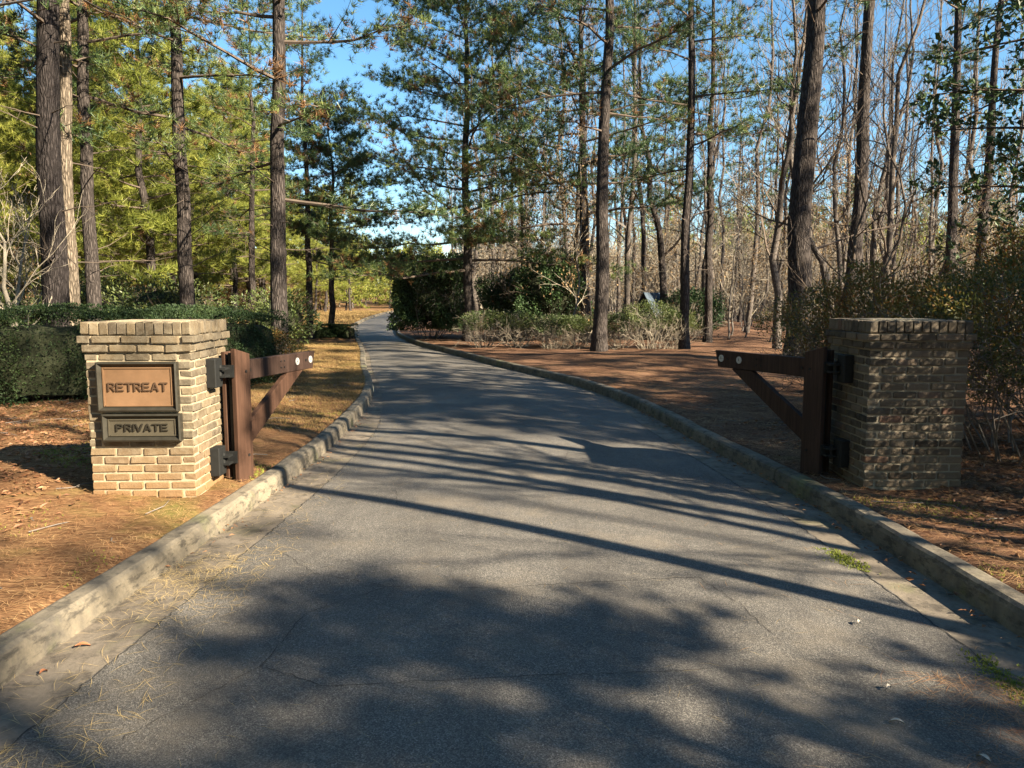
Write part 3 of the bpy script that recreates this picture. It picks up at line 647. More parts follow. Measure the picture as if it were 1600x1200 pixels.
def bare_meshes(seed, H, r0, cb, spread, nb, lev=3, up=0.55, fork_p=0.3, twig=0.006, leaf=0, K=1, wig=1.0, sides=8):
    rng = np.random.default_rng(seed); gt, gb, gl = Geo(), Geo(), Geo()
    P, R = trunk_poly(H, r0, rng, wig, 12, 0.25, top=0.08); round_trunk(gt, P, R, sides, rng, 0.03, 2)
    tips = []
    def grow(p, d, L, r, level):
        n = 5; pts = [p]; dd = d
        for k in range(n - 1):
            dd = unit(dd + rng.normal(size=3) * 0.16 + UP * 0.07 * up); pts.append(pts[-1] + dd * L / (n - 1))
        pts = np.array(pts); t = np.linspace(0, 1, n); rt = np.maximum(r * (1 - 0.8 * t), twig * 0.4)
        tube(gb, pts, rt, 5 if level == 0 else 3)
        if level >= lev: tips.append((pts[-1], dd)); tips.append((pts[2], dd)); return
        k = rng.integers(4, 7) if level < 2 else rng.integers(3, 5)
        for s in np.linspace(0.25, 0.97, k):
            b = np.array([np.interp(s, t, pts[:, j]) for j in range(3)]); side = unit(rng.normal(size=3)); nd = unit(dd * 0.9 + side * 0.75 + UP * 0.2 * up)
            grow(b, nd, L * rng.uniform(0.34, 0.55), max(r * 0.45, twig), level + 1)
    ang = rng.uniform(0, 6)
    for i in range(nb):
        u = (i + rng.uniform(0, 1)) / nb; z = cb + (H * 0.97 - cb) * u; base, rr = at_h(P, R, z); ang += 2.4 + rng.normal() * 0.5
        el = up * (0.7 + 0.7 * u) + rng.normal() * 0.12; d = np.array([math.cos(ang) * math.cos(el), math.sin(ang) * math.cos(el), math.sin(el)])
        grow(base, d, spread * (1 - 0.65 * u) * rng.uniform(0.6, 1.2), max(rr * 0.45, 0.012), 1 if H < 6 else 1)
    if leaf:
        tp = np.array([a for a, b in tips]); td = np.array([b for a, b in tips]); idx = rng.integers(0, len(tp), leaf)
        leaves(gl, tp[idx] + rng.normal(size=(leaf, 3)) * 0.12, td[idx], 0.10, 0.055, rng, up=0.2)
    return gt.mesh('trunk', True), gb.mesh('branches', False), (gl.mesh('leaves') if leaf else None)

def shrub_meshes(seed, R, H, stems, nleaf, ll, lw, twig=0.004, lev=2, box_=False, floor=0.25, base_r=0.3, spread=0.7, shell=0.35, ups=0.9, lumps=0.16, core=0):
    """twiggy shrub: stems fan out, leaves gather near the outside of a lumpy crown"""
    rng = np.random.default_rng(seed); gs, gl = Geo(), Geo()
    def grow(p, d, L, r, level):
        n = 4; pts = [p]; dd = d
        for k in range(n - 1): dd = unit(dd + rng.normal(size=3) * 0.22 + UP * 0.06); pts.append(pts[-1] + dd * L / (n - 1))
        pts = np.array(pts); t = np.linspace(0, 1, n); tube(gs, pts, np.maximum(r * (1 - 0.7 * t), twig * 0.5), 3 if level else 5)
        if level >= lev: return
        for s in rng.uniform(0.3, 1.0, 4):
            b = np.array([np.interp(s, t, pts[:, j]) for j in range(3)]); grow(b, unit(dd * 0.9 + unit(rng.normal(size=3)) * 0.8), L * rng.uniform(0.35, 0.6), max(r * 0.5, twig), level + 1)
    for i in range(stems):
        a = rng.uniform(0, 6.28); rr = rng.uniform(0, 1) ** 0.5; b = np.array([math.cos(a) * rr * base_r * R[0], math.sin(a) * rr * base_r * R[1], -0.05])
        d = unit(np.array([math.cos(a) * rr * spread, math.sin(a) * rr * spread, ups])); grow(b, d, H * rng.uniform(0.5, 0.8), 0.007 + 0.002 * H, 0)
    # leaf points in an ellipsoid / box shell
    m = nleaf * 3; q = rng.uniform(-1, 1, (m, 3))
    if box_: rad = np.max(np.abs(q) ** 1.0, 1)
    else: rad = np.linalg.norm(q, axis=1)
    th = np.arctan2(q[:, 1], q[:, 0]); lump = 1 - lumps * 0.7 + lumps * np.sin(3 * th + seed) * np.cos(4 * q[:, 2] + seed) + lumps * 0.6 * np.sin(7 * th + 5 * q[:, 2]) + lumps * 0.3 * np.sin(17 * th + 11 * q[:, 2])
    keep = (rad < lump) & (rad > lump - shell * rng.uniform(0, 1, m) ** 0.7 - 0.05); q = q[keep][:nleaf]
    z0 = floor * H; pts = q * np.array([R[0], R[1], (H - z0) / 2]) + np.array([0, 0, z0 + (H - z0) / 2])
    leaves(gl, pts, unit(q + UP * 0.3), ll, lw, rng, up=0.5)
    if core:
        gc = Geo(); nu, nv = 16, 9; V = []
        for j in range(nv):
            ph = math.pi * j / (nv - 1) - math.pi / 2
            for i in range(nu):
                a = 2 * math.pi * i / nu; qx, qy, qz = math.cos(a) * math.cos(ph), math.sin(a) * math.cos(ph), math.sin(ph)
                if box_: m_ = max(abs(qx), abs(qy), abs(qz)); qx, qy, qz = (0.5 * qx + 0.5 * qx / m_, 0.5 * qy + 0.5 * qy / m_, 0.5 * qz + 0.5 * qz / m_)
                k_ = core * (1 + 0.07 * math.sin(3 * a + seed) + 0.05 * math.sin(5 * a + 3 * ph)); V.append((qx * R[0] * k_, qy * R[1] * k_, z0 + (H - z0) / 2 * (1 + qz * k_)))
        gc.add(V, quads=[[j * nu + i, j * nu + (i + 1) % nu, (j + 1) * nu + (i + 1) % nu, (j + 1) * nu + i] for j in range(nv - 1) for i in range(nu)])
        return gs.mesh('stems'), gl.mesh('leaves'), gc.mesh('twig_core')
    return gs.mesh('stems'), gl.mesh('leaves')

def put_tree(name, meshes, mats, loc, rz=0, sc=(1, 1, 1), lean=(0, 0), label=None, cat='tree', group=None, names=('trunk', 'branches', 'needles')):
    root = empty(name, loc, rz); root.scale = sc
    root.rotation_euler = (0, 0, 0)
    root.rotation_euler = (Matrix.Rotation(lean[0], 3, 'Y') @ Matrix.Rotation(-lean[1], 3, 'X') @ Matrix.Rotation(rz, 3, 'Z')).to_euler()
    tag(root, label, cat, group)
    for nm, me, mm in zip(names, meshes, mats):
        if me is not None:
            o = link(nm, me, root, mm)
            if nm != 'trunk': o['kind'] = 'stuff'
    return root
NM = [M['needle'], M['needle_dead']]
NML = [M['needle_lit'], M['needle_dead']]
F = 1200.0
def ix(px, d): return (px - 800) / F * d * 1.0
#%%TREES
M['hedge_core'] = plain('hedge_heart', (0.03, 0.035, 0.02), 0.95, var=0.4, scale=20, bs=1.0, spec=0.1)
def at_depth(px, py, y):
    """world point at distance y seen toward (px, py) from the gate entrance"""
    c, s = math.cos(PITCH), math.sin(PITCH); u = (600 - py) / F; d = ((px - 800) / F, c + s * u, -s + c * u); k = y / d[1]
    return d[0] * k, CAM_H + d[2] * k
def course(pb, pt, yb, yt, d):
    """foot x and lean of a trunk passing two sighted points"""
    x0, z0 = at_depth(pb, yb, d); x1, z1 = at_depth(pt, yt, d); m = (x1 - x0) / (z1 - z0); return x0 - m * (z0 - 0.15), math.atan(m)
def base(px, d, dx=0):
    x = ix(px, d) + dx; return (x, d, float(gz(x, d)) - 0.02)

# foreground and middle pines, each grown on its own
#  px, d, lean px(bottom,top,yb,yt), dia, dict, label, bark
BP = [
 (84, 14.0, (83, 74, 460, 0), 0.46, dict(H=19, cb=5.6, cr=3.6, nb=30, dead=16, K=16), 'thickest pine on the left with shade darkened bark, rising behind the hedge', 'bark_shade'),
 (112, 14.8, (114, 90, 460, 0), 0.30, dict(H=16, cb=6.0, cr=2.6, nb=18, dead=8, K=16), 'pine trunk with sunlight painted pale into its bark, leaning left close beside the thickest trunk', 'bark_sunlit'),
 (139, 16.2, (138, 116, 460, 0), 0.30, dict(H=17, cb=4.6, cr=3.0, nb=26, dead=14, K=16), 'dark pine just right of the pale leaning trunk', 'bark'),
 (295, 18.2, (294, 283, 460, 0), 0.36, dict(H=18, cb=4.4, cr=3.6, nb=28, dead=16, K=16, brown=0.25), 'straight pine standing alone behind the plaqued pillar', 'bark'),
 (436, 16.6, (435, 427, 500, 0), 0.37, dict(H=18, cb=3.4, cr=3.3, nb=27, dead=12, K=18, low=1, brown=0.16), 'tall dark pine beside the end of the long hedge', 'bark'),
 (393, 26, (393, 386, 490, 240), 0.25, dict(H=12, cb=3.6, cr=2.4, nb=28, dead=12, K=14), 'slim pine between the two nearer trunks behind the hedge', 'bark'),
 (484, 29.3, (484, 478, 527, 250), 0.27, dict(H=13, cb=4.5, cr=2.4, nb=26, dead=14, K=14), 'slim pine at the left end of the little low hedge', 'bark'),
 (521, 30.6, (521, 518, 525, 330), 0.26, dict(H=8.8, cb=2.6, cr=2.6, nb=44, dead=5, K=20, low=1, dens=1.5, shape=0.5), 'short bushy topped pine at the right end of the little low hedge', 'bark'),
 (731, 27.6, (731, 727, 530, 330), 0.36, dict(H=14.5, cb=2.4, cr=4.6, nb=62, dead=8, K=20, low=1, dens=1.5, brown=0.1, shape=0.5, sub=11), 'full crowned pine standing at the drive edge in the centre', 'bark'),
 (915, 27.6, (914, 909, 495, 130), 0.40, dict(H=15, cb=4.0, cr=5.0, nb=38, dead=8, K=20, low=1, dens=1.3, shape=0.5, fork=(9.3, 3.3, 5.0)), 'fork topped pine with long left reaching limbs', 'bark'),
 (937, 22.6, (936, 946, 548, 0), 0.42, dict(H=19, cb=5.6, cr=3.6, nb=32, dead=10, K=18), 'tall straight pine with sunlit foot beside the drive', 'bark'),
 (1070, 23.2, (1070, 1076, 547, 0), 0.30, dict(H=18, cb=5.2, cr=3.3, nb=30, dead=14, K=18), 'narrow dark pine beside the rounded shrub and the small roof', 'bark'),
 (1105, 27.5, (1105, 1111, 540, 100), 0.29, dict(H=16, cb=7.0, cr=2.6, nb=20, dead=16, K=14), 'slender pine right of the small roof, with a tangle of dead limbs', 'bark'),
 (1246, 17.2, (1246, 1266, 548, 0), 0.54, dict(H=20, cb=7.4, cr=3.5, nb=20, dead=14, K=14), 'massive pine trunk standing above the right timber gate', 'bark'),
 (1330, 20.5, (1330, 1356, 500, 0), 0.40, dict(H=19, cb=8.0, cr=3.0, nb=18, dead=12, K=14), 'leaning grey pine above the shaded right pillar', 'bark'),
 (1488, 24, (1488, 1506, 400, 0), 0.34, dict(H=19, cb=9.0, cr=3.0, nb=18, dead=14, K=14), 'dark pine between the grey leaning pine and the broad leaved evergreen', 'bark'),
 (1538, 27, (1538, 1562, 350, 0), 0.36, dict(H=19, cb=9.0, cr=3.0, nb=18, dead=14, K=14), 'dark pine rising through the broad leaved evergreen', 'bark'),
]
for i, (px, d, ln, dia, kw, lab, bk) in enumerate(BP):
    kw = dict(kw); kw['dens'] = kw.get('dens', 1.0) * 1.35; kw.setdefault('shape', 0.6); H = kw.pop('H'); cb = kw.pop('cb'); cr = kw.pop('cr'); nb = kw.pop('nb')
    me = pine_meshes(100 + i, H, dia / 2, cb, cr, nb, sides=20, per=9, wig=0.3, **kw)
    x_, le = course(*ln[:4], d)
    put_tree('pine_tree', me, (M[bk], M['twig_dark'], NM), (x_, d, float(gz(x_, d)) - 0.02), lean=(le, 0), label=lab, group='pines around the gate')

# shared far variants
LITP = [pine_meshes(300 + i, 13 + i, 0.15, 1.8 + 0.5 * i, 2.9, 56, K=24, nl=0.28, nw=0.02, dens=1.2, sides=8, dead=6, per=2, low=1, brown=0.02, sub=8, shape=0.7) for i in range(3)]
DRKP = [pine_meshes(320 + i, 17 + i, 0.16, 7.5, 2.6, 26, K=10, nl=0.30, nw=0.035, dens=0.7, sides=8, dead=14, per=2, sub=7) for i in range(3)]
YNGP = [pine_meshes(340 + i, 9, 0.11, 0.7, 2.3, 44, K=10, nl=0.34, nw=0.06, dens=0.8, sides=6, dead=0, per=1, low=1, brown=0.04, sub=7) for i in range(2)]
BARE = [bare_meshes(400 + i, 15 + 1.5 * i, 0.11, 4.0, 3.6, 15, lev=3, up=0.95, twig=0.011, wig=1.0) for i in range(4)]
SAPL = [bare_meshes(420 + i, 5.5 + 0.8 * i, 0.035, 0.5, 2.0, 16, lev=3, up=0.6, twig=0.008, leaf=(0, 500, 1100)[i], wig=0.6) for i in range(3)]
def used(x, y, pts, r):
    return any((x - a) ** 2 + (y - b) ** 2 < r * r for a, b in pts)
def scatter(n, yr, xf, r, rng, pts):
    out = []; tries = 0
    while len(out) < n and tries < n * 60:
        tries += 1; y = rng.uniform(*yr); a, b = xf(y)
        if b <= a: continue
        x = rng.uniform(a, b)
        if xl(y) - 2.5 < x < xr(y) + 2.5 or used(x, y, pts, r): continue
        pts.append((x, y)); out.append((x, y))
    return out
rs = np.random.default_rng(5); pts = [(ix(b[0], b[1]), b[1]) for b in BP] + [(5.35, 29.5), (5.3, 28.3), (4.6, 28.6), (5.0, 27.3), (4.9, 26.2), (4.7, 25.2), (6.0, 30.4), (5.9, 28.4), (4.4, 27.5), (5.6, 27.2)]
def spot(x, y): return (x, y, float(gz(x, y)) - 0.03)
def plant(name, variants, mats, places, label, group, cat='tree', s0=0.8, s1=1.2, names=('trunk', 'branches', 'needles'), seed=0):
    r = np.random.default_rng(seed); out = []
    for k, (x, y) in enumerate(places):
        s = r.uniform(s0, s1); w = s * r.uniform(0.85, 1.15)
        out.append(put_tree(name, variants[int(r.integers(len(variants)))], mats, spot(x, y), r.uniform(0, 6.28), (w, w, s), (r.normal() * 0.03, r.normal() * 0.03), label, cat, group, names))
    return out
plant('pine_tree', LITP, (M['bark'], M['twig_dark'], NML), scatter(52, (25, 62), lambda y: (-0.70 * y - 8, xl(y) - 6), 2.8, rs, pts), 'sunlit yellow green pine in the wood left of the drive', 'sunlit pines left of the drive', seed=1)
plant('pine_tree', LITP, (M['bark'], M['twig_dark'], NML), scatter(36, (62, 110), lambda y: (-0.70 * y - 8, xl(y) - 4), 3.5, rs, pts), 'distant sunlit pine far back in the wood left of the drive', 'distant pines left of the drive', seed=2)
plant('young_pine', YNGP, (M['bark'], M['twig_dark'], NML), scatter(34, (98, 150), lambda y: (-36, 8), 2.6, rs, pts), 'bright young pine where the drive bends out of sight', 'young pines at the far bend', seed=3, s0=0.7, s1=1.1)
plant('bare_tree', BARE, (M['bark_grey'], M['twig'], None), scatter(80, (24, 58), lambda y: (xr(y) + 4, 0.70 * y + 10), 2.0, rs, pts), 'slender leafless tree in the grey wood right of the drive', 'leafless trees right of the drive', seed=4)
plant('bare_tree', BARE, (M['bark_grey'], M['twig'], None), scatter(90, (58, 110), lambda y: (xr(y) + 3, 0.70 * y + 10), 2.2, rs, pts), 'distant leafless tree far back in the wood right of the drive', 'distant leafless trees', seed=5, s0=0.7, s1=1.0)
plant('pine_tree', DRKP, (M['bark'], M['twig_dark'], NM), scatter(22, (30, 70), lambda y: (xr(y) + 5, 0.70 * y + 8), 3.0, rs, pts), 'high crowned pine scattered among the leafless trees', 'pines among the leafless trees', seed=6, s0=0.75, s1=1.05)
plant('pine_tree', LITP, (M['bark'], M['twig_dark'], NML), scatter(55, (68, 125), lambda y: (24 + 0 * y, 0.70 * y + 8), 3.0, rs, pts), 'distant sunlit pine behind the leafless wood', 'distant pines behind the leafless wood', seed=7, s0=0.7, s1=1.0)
plant('sapling', SAPL, (M['twig'], M['twig_pale'], M['brownleaf']), scatter(170, (24, 75), lambda y: (xr(y) + 4, 0.70 * y + 8), 1.1, rs, pts), 'twiggy leafless sapling in the undergrowth right of the drive', 'saplings right of the drive', cat='sapling', seed=8, names=('trunk', 'branches', 'leaves'))
plant('sapling', SAPL, (M['twig'], M['twig_pale'], M['brownleaf']), scatter(40, (19, 60), lambda y: (-0.70 * y - 6, xl(y) - 8), 1.5, rs, pts), 'twiggy sapling in the undergrowth left of the drive', 'saplings left of the drive', cat='sapling', seed=9, s0=0.6, s1=0.9, names=('trunk', 'branches', 'leaves'))

# the wood beyond the last trees one can tell apart
def woodland(name, n, yr, xf, hmin, hmax, mat, mat2, green, label, seed):
    r = np.random.default_rng(seed); g = Geo()
    y = r.uniform(*yr, n); lo, hi = xf(y); x = lo + (hi - lo) * r.uniform(0, 1, n); k = (x < xl(y) - 5) | (x > xr(y) + 4); x, y = x[k], y[k]
    for a, b in zip(x, y):
        H = r.uniform(hmin, hmax); z = float(gz(a, b)); tube(g, [(a, b, z - 0.2), (a + r.normal() * 0.2, b, z + H * 0.5), (a + r.normal() * 0.4, b, z + H)], [0.13, 0.10, 0.03], 4)
        m = 420; t = r.uniform(0.06, 1, m) ** 0.8; rad = (1.15 - t) * (H * 0.26) * r.uniform(0.1, 1, m) ** 0.5; an = r.uniform(0, 6.28, m)
        P = np.stack([a + np.cos(an) * rad, b + np.sin(an) * rad, z + t * H], 1); D = np.stack([np.cos(an), np.sin(an), r.uniform(-0.2, 0.9, m)], 1)
        if green: needles(g, P, D, 1, 0.75, 0.26, 0.7, r, mi=1)
        else: needles(g, P, D * [1, 1, 1.5], 1, 1.6, 0.07, 0.6, r, mi=1)
    o = link(name, g.mesh(name), None, [mat, mat2]); tag(o, label, kind='stuff')
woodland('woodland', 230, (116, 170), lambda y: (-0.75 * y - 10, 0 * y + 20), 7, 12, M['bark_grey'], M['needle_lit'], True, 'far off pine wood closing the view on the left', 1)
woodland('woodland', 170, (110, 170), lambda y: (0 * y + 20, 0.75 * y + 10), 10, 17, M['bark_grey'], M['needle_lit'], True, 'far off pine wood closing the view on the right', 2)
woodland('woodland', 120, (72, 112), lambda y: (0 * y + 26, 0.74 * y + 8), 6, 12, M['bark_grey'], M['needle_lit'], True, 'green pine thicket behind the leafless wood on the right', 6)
woodland('brushwood', 330, (62, 112), lambda y: (xr(y) + 4, 0.74 * y + 8), 3, 8, M['bark_grey'], M['twig_pale'], False, 'tangle of far off bare brush right of the drive', 3)
woodland('brushwood', 90, (60, 112), lambda y: (-0.74 * y - 8, xl(y) - 9), 2, 5, M['bark_grey'], M['brownleaf'], False, 'tangle of far off tan brush left of the drive', 4)

# a few bare trees that stand out near the right-hand gate
for px, d, H, sp, seed, s, lab in ((1284, 17.5, 11, 2.6, 500, 0.10, 'dark bare tree forking just right of the massive pine'), (1215, 24, 13, 3.2, 501, 0.13, 'crooked dark bare tree left of the massive pine'),
                                   (1031, 29, 14, 3.0, 502, 0.16, 'dark crooked tree behind the small roof'), (1402, 26, 15, 2.6, 503, 0.13, 'twin stemmed bare tree behind the shaded pillar'),
                                   (1375, 30, 16, 2.6, 504, 0.12, 'straight bare tree left of the twin stemmed one'), (1440, 27, 15, 3.0, 505, 0.07, 'thin pale bare tree spreading upward behind the azalea')):
    me = bare_meshes(seed, H, s, 2.5, sp, 16, lev=3, up=0.8, twig=0.006, sides=10, wig=1.2)
    put_tree('bare_tree', me, (M['bark_grey'] if px != 1031 else M['bark'], M['twig_dark'], None), base(px, d), seed, label=lab, group='bare trees near the right gate')
for px, d, H, seed, lab in ((1300, 12.5, 4.6, 510, 'low spreading bare shrub tree behind the shaded pillar'), (1345, 14, 5.6, 511, 'bare shrub tree with upswept limbs right of the massive pine')):
    me = bare_meshes(seed, H, 0.045, 0.5, 2.3, 14, lev=3, up=0.75, twig=0.004, sides=8, wig=0.9)
    put_tree('bare_tree', me, (M['twig_dark'], M['twig_dark'], None), base(px, d), 1.0, label=lab, group='bare trees near the right gate')
for px, d, H, seed, mm, lab in ((28, 13.2, 3.9, 520, 'twig_pale', 'pale stemmed bare shrub tree behind the hedge at the far left'), (48, 14.6, 3.4, 521, 'twig_pale', 'second pale stemmed bare shrub tree, close to the thickest trunk')):
    me = bare_meshes(seed, H, 0.06, 0.6, 1.7, 14, lev=3, up=0.7, twig=0.005, leaf=0, sides=8, wig=0.6)
    put_tree('bare_tree', me, (M[mm], M['twig_pale'], None), base(px, d), 0.5, label=lab, group='pale bare shrub trees at the left')
me = bare_meshes(530, 10.5, 0.10, 4.2, 3.2, 14, lev=3, up=0.6, twig=0.004, sides=10, wig=0.8)
put_tree('bare_tree', me, (M['bark_grey'], M['twig'], None), (-7.9, 9.6, 0.1), 2.2, lean=(0.12, 0), label='leafless tree just outside the left edge whose twigs hang over the hedge')

# evergreen undergrowth behind the long hedge
for k, (x, y, r_, h) in enumerate([(-8.6, 19.5, 1.6, 2.2), (-11.8, 21.5, 1.7, 2.4), (-6.9, 22.5, 1.2, 1.9), (-15.5, 23, 1.8, 2.0)]):
    ms = shrub_meshes(80 + k, (r_, r_ * 0.8), h, 14, 8000, 0.10, 0.05, floor=0.05, shell=0.5, lumps=0.28, core=0.6); rt_ = empty('evergreen_bush', spot(x, y)); tag(rt_, ['dark evergreen bush between the lone straight pine and the slim pine', 'dark evergreen bush left of the lone straight pine, behind the hedge', 'smaller evergreen bush behind the tall dark pine', 'evergreen bush behind the thickest trunk'][k], 'bush', 'evergreen undergrowth behind the hedge')
    link('stems', ms[0], rt_, M['twig_dark']); link('leaves', ms[1], rt_, M['shrub']); link('twig_core', ms[2], rt_, M['hedge_core'])
# off to the right and behind: the wood that shades the drive
SH = [(9.4, 1.4), (13.5, 3.2), (14.5, -8.4), (17, 1.5), (19, -12.5), (22, -3), (16.5, 7.5), (21, 6.5), (27, -17), (27, 1), (12, 6.4), (17.5, 11.2), (22.5, 13), (28, 9), (13, -12), (30, -7), (24, 18), (30, 16), (19, -17), (9, -13), (34, 4), (33, -16)]
plant('pine_tree', DRKP, (M['bark'], M['twig_dark'], NM), SH, 'tall pine beyond the right edge that shades the drive', 'pines beyond the right edge', seed=11, s0=0.9, s1=1.1)
plant('pine_tree', LITP, (M['bark'], M['twig_dark'], NML), [(13.5, 5.0), (11.2, 2.9)], 'unseen low branched pine added beyond the right edge to shade the verge', 'low pines beyond the right edge', seed=21, s0=0.75, s1=0.95)  # low pines added out of view to shade the right verge
put_tree('pine_tree', LITP[0], (M['bark'], M['twig_dark'], NML), spot(8.9, -2.5), 1.0, (1.0, 1.0, 0.52), label='unseen squat pine added to shade the near right corner of the drive')  # squashed pine added out of view to shade the near drive
put_tree('pine_tree', pine_meshes(900, 15, 0.11, 8, 2.0, 16, K=12, sides=12, dead=6), (M['bark'], M['twig_dark'], NM), spot(6.25, 1.1), label='slender pine just outside the right edge beside the near kerb')
# unseen pines carry the wood on behind and left, added to block sky light
rb = np.random.default_rng(77); BK = [(-12 + rb.normal(), y) for y in np.arange(-20, 9, 4.2)] + [(-17 + rb.normal(), y) for y in np.arange(-22, 14, 4.5)] + [(x, -14 + rb.normal() * 2) for x in np.arange(-9, 6, 4)] + [(x, -20 + rb.normal() * 2) for x in np.arange(-9, 9, 4)] + [(-23, y) for y in np.arange(-14, 22, 5)] + [(-7, -8), (-8, -3)]
plant('pine_tree', LITP, (M['bark'], M['twig_dark'], NML), BK, 'unseen pine added beyond the left edge and behind the entrance to block sky light', 'pines beyond the left edge', seed=31, s0=1.0, s1=1.3)
SB = [(7.6, 3.1), (8.6, 0.3), (7.4, 2.0), (9.8, 0.6), (6.9, 4.3), (11.5, 2.6), (15, 0), (11, -7.0), (18, 4), (20, 1), (14, 9.5), (24, 4), (18, -6)]
plant('bare_tree', BARE, (M['bark_grey'], M['twig'], None), SB, 'leafless tree beyond the right edge', 'leafless trees beyond the right edge', seed=12, s0=0.8, s1=1.0)

# ------------------------------------------------------------------ hedges and shrubs
def shrub(name, loc, meshes, lm, sm, label, cat='shrub', group=None, rz=0.0):
    root = empty(name, loc, rz); tag(root, label, cat, group)
    for nm, me, mm in (('stems', meshes[0], sm), ('leaves', meshes[1], lm)): link(nm, me, root, mm)['kind'] = 'stuff'
    if len(meshes) > 2: link('twig_core', meshes[2], root, M['hedge_core'])
    return root
def hedge(pts, half, h, n, label, seed, lm, ll=0.04):
    """clipped hedge along a line: leaves on its surface, twiggy core"""
    rng = np.random.default_rng(seed); root = empty('hedge', spot(*pts[0])); tag(root, label, 'hedge'); P0 = np.array([*spot(*pts[0])])
    P = np.array(pts, float); seg = np.linalg.norm(np.diff(P, axis=0), axis=1); cum = np.concatenate([[0], np.cumsum(seg)])
    def along(s): return np.stack([np.interp(s, cum, P[:, 0]), np.interp(s, cum, P[:, 1])], -1)
    s = rng.uniform(0, cum[-1], n); c = along(s); T = unit(along(np.minimum(s + 0.1, cum[-1])) - along(np.maximum(s - 0.1, 0))); Nn = np.stack([-T[:, 1], T[:, 0]], 1)
    face = rng.choice(3, n, p=[0.42, 0.2, 0.38]); u = rng.uniform(-1, 1, n); hh = np.interp(s / cum[-1], np.linspace(0, 1, len(h)), h)
    bumpy = half * (0.09 * np.sin(s * 3.1 + u * 2) + 0.07 * np.sin(s * 7.3 + u * 5 + 1) + 0.05 * np.sin(s * 13 + u * 9))
    lat = np.where(face == 0, -1, np.where(face == 1, 1, u)); z = np.where(face == 2, 1, (u + 1) / 2)
    depth = 1 - 0.22 * rng.uniform(0, 1, n) ** 1.5
    lat = np.where(face == 2, lat, lat * depth) * (half + bumpy) * (1 - 0.9 * np.clip(z - 0.65, 0, 1) ** 2 * (face != 2)); zz = z * hh * np.where(face == 2, (depth * 0.1 + 0.9) * (1 - 0.16 * np.abs(lat) ** 3), 1) + bumpy * 0.8
    xy = c + Nn * lat[:, None]; pos = np.column_stack([xy, gz(xy[:, 0], xy[:, 1]) + np.maximum(zz, 0.03)]) - P0
    g = Geo(); d = np.column_stack([Nn * lat[:, None], np.where(face == 2, 1.0, 0.3)]); leaves(g, pos, unit(d), ll, ll * 0.5, rng, up=0.4, jit=0.8)
    link('leaves', g.mesh('leaves'), root, lm)
    g = Geo(); k = int(cum[-1] * 26)
    for i in range(k):
        q = along(rng.uniform(0, cum[-1])); o = rng.uniform(-0.8, 0.8, 2) * half; b = np.array([q[0] + o[0] * .5, q[1] + o[1] * .5, float(gz(q[0], q[1]))]) - P0
        e = b + np.array([rng.uniform(-0.25, 0.25), rng.uniform(-0.25, 0.25), min(h) * rng.uniform(0.6, 0.9)]); mdl = (b + e) / 2 + rng.normal(size=3) * 0.06; tube(g, [b, mdl, e], [0.012, 0.008, 0.003], 4)
    link('stems', g.mesh('stems'), root, M['twig_dark'])
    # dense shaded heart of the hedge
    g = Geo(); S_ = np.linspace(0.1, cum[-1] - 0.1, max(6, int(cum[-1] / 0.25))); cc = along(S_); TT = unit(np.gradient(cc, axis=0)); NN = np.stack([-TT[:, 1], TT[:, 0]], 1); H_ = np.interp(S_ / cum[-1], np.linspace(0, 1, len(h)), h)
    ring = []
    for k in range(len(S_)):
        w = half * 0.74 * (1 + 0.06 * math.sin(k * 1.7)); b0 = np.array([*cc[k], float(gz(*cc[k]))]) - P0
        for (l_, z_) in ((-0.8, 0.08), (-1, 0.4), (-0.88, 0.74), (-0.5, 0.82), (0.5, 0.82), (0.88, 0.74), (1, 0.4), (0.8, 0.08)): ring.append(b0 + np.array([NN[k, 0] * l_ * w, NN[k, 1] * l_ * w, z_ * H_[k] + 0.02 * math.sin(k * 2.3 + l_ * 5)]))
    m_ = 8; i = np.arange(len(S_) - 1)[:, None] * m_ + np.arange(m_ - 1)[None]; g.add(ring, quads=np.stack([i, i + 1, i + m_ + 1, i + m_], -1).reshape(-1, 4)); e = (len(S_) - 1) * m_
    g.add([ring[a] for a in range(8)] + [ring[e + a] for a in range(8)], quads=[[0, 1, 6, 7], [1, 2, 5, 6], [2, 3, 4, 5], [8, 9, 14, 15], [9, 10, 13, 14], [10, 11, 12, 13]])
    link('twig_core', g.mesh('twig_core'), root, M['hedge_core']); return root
hedge([(-13.5, 11.2), (-9.5, 11.4), (-7.2, 11.9), (-5.6, 13.6), (-5.0, 14.9)], 0.85, [1.42, 1.42, 1.42, 1.36, 1.3], 80000, 'long dark clipped hedge behind the plaqued pillar', 31, M['hedge'], 0.045)
shrub('rounded_shrub', spot(-4.95, 15.2), shrub_meshes(32, (0.85, 0.9), 1.05, 16, 9000, 0.05, 0.024, floor=0.05, shell=0.5), M['azalea'], M['twig_dark'], 'yellowing rounded shrub at the right end of the long hedge')
hedge([(-8.0, 29.6), (-7.1, 30.3), (-6.2, 29.9)], 0.38, [0.44, 0.5, 0.5], 9000, 'little low clipped hedge at the bend of the drive', 33, M['hedge'], 0.05)

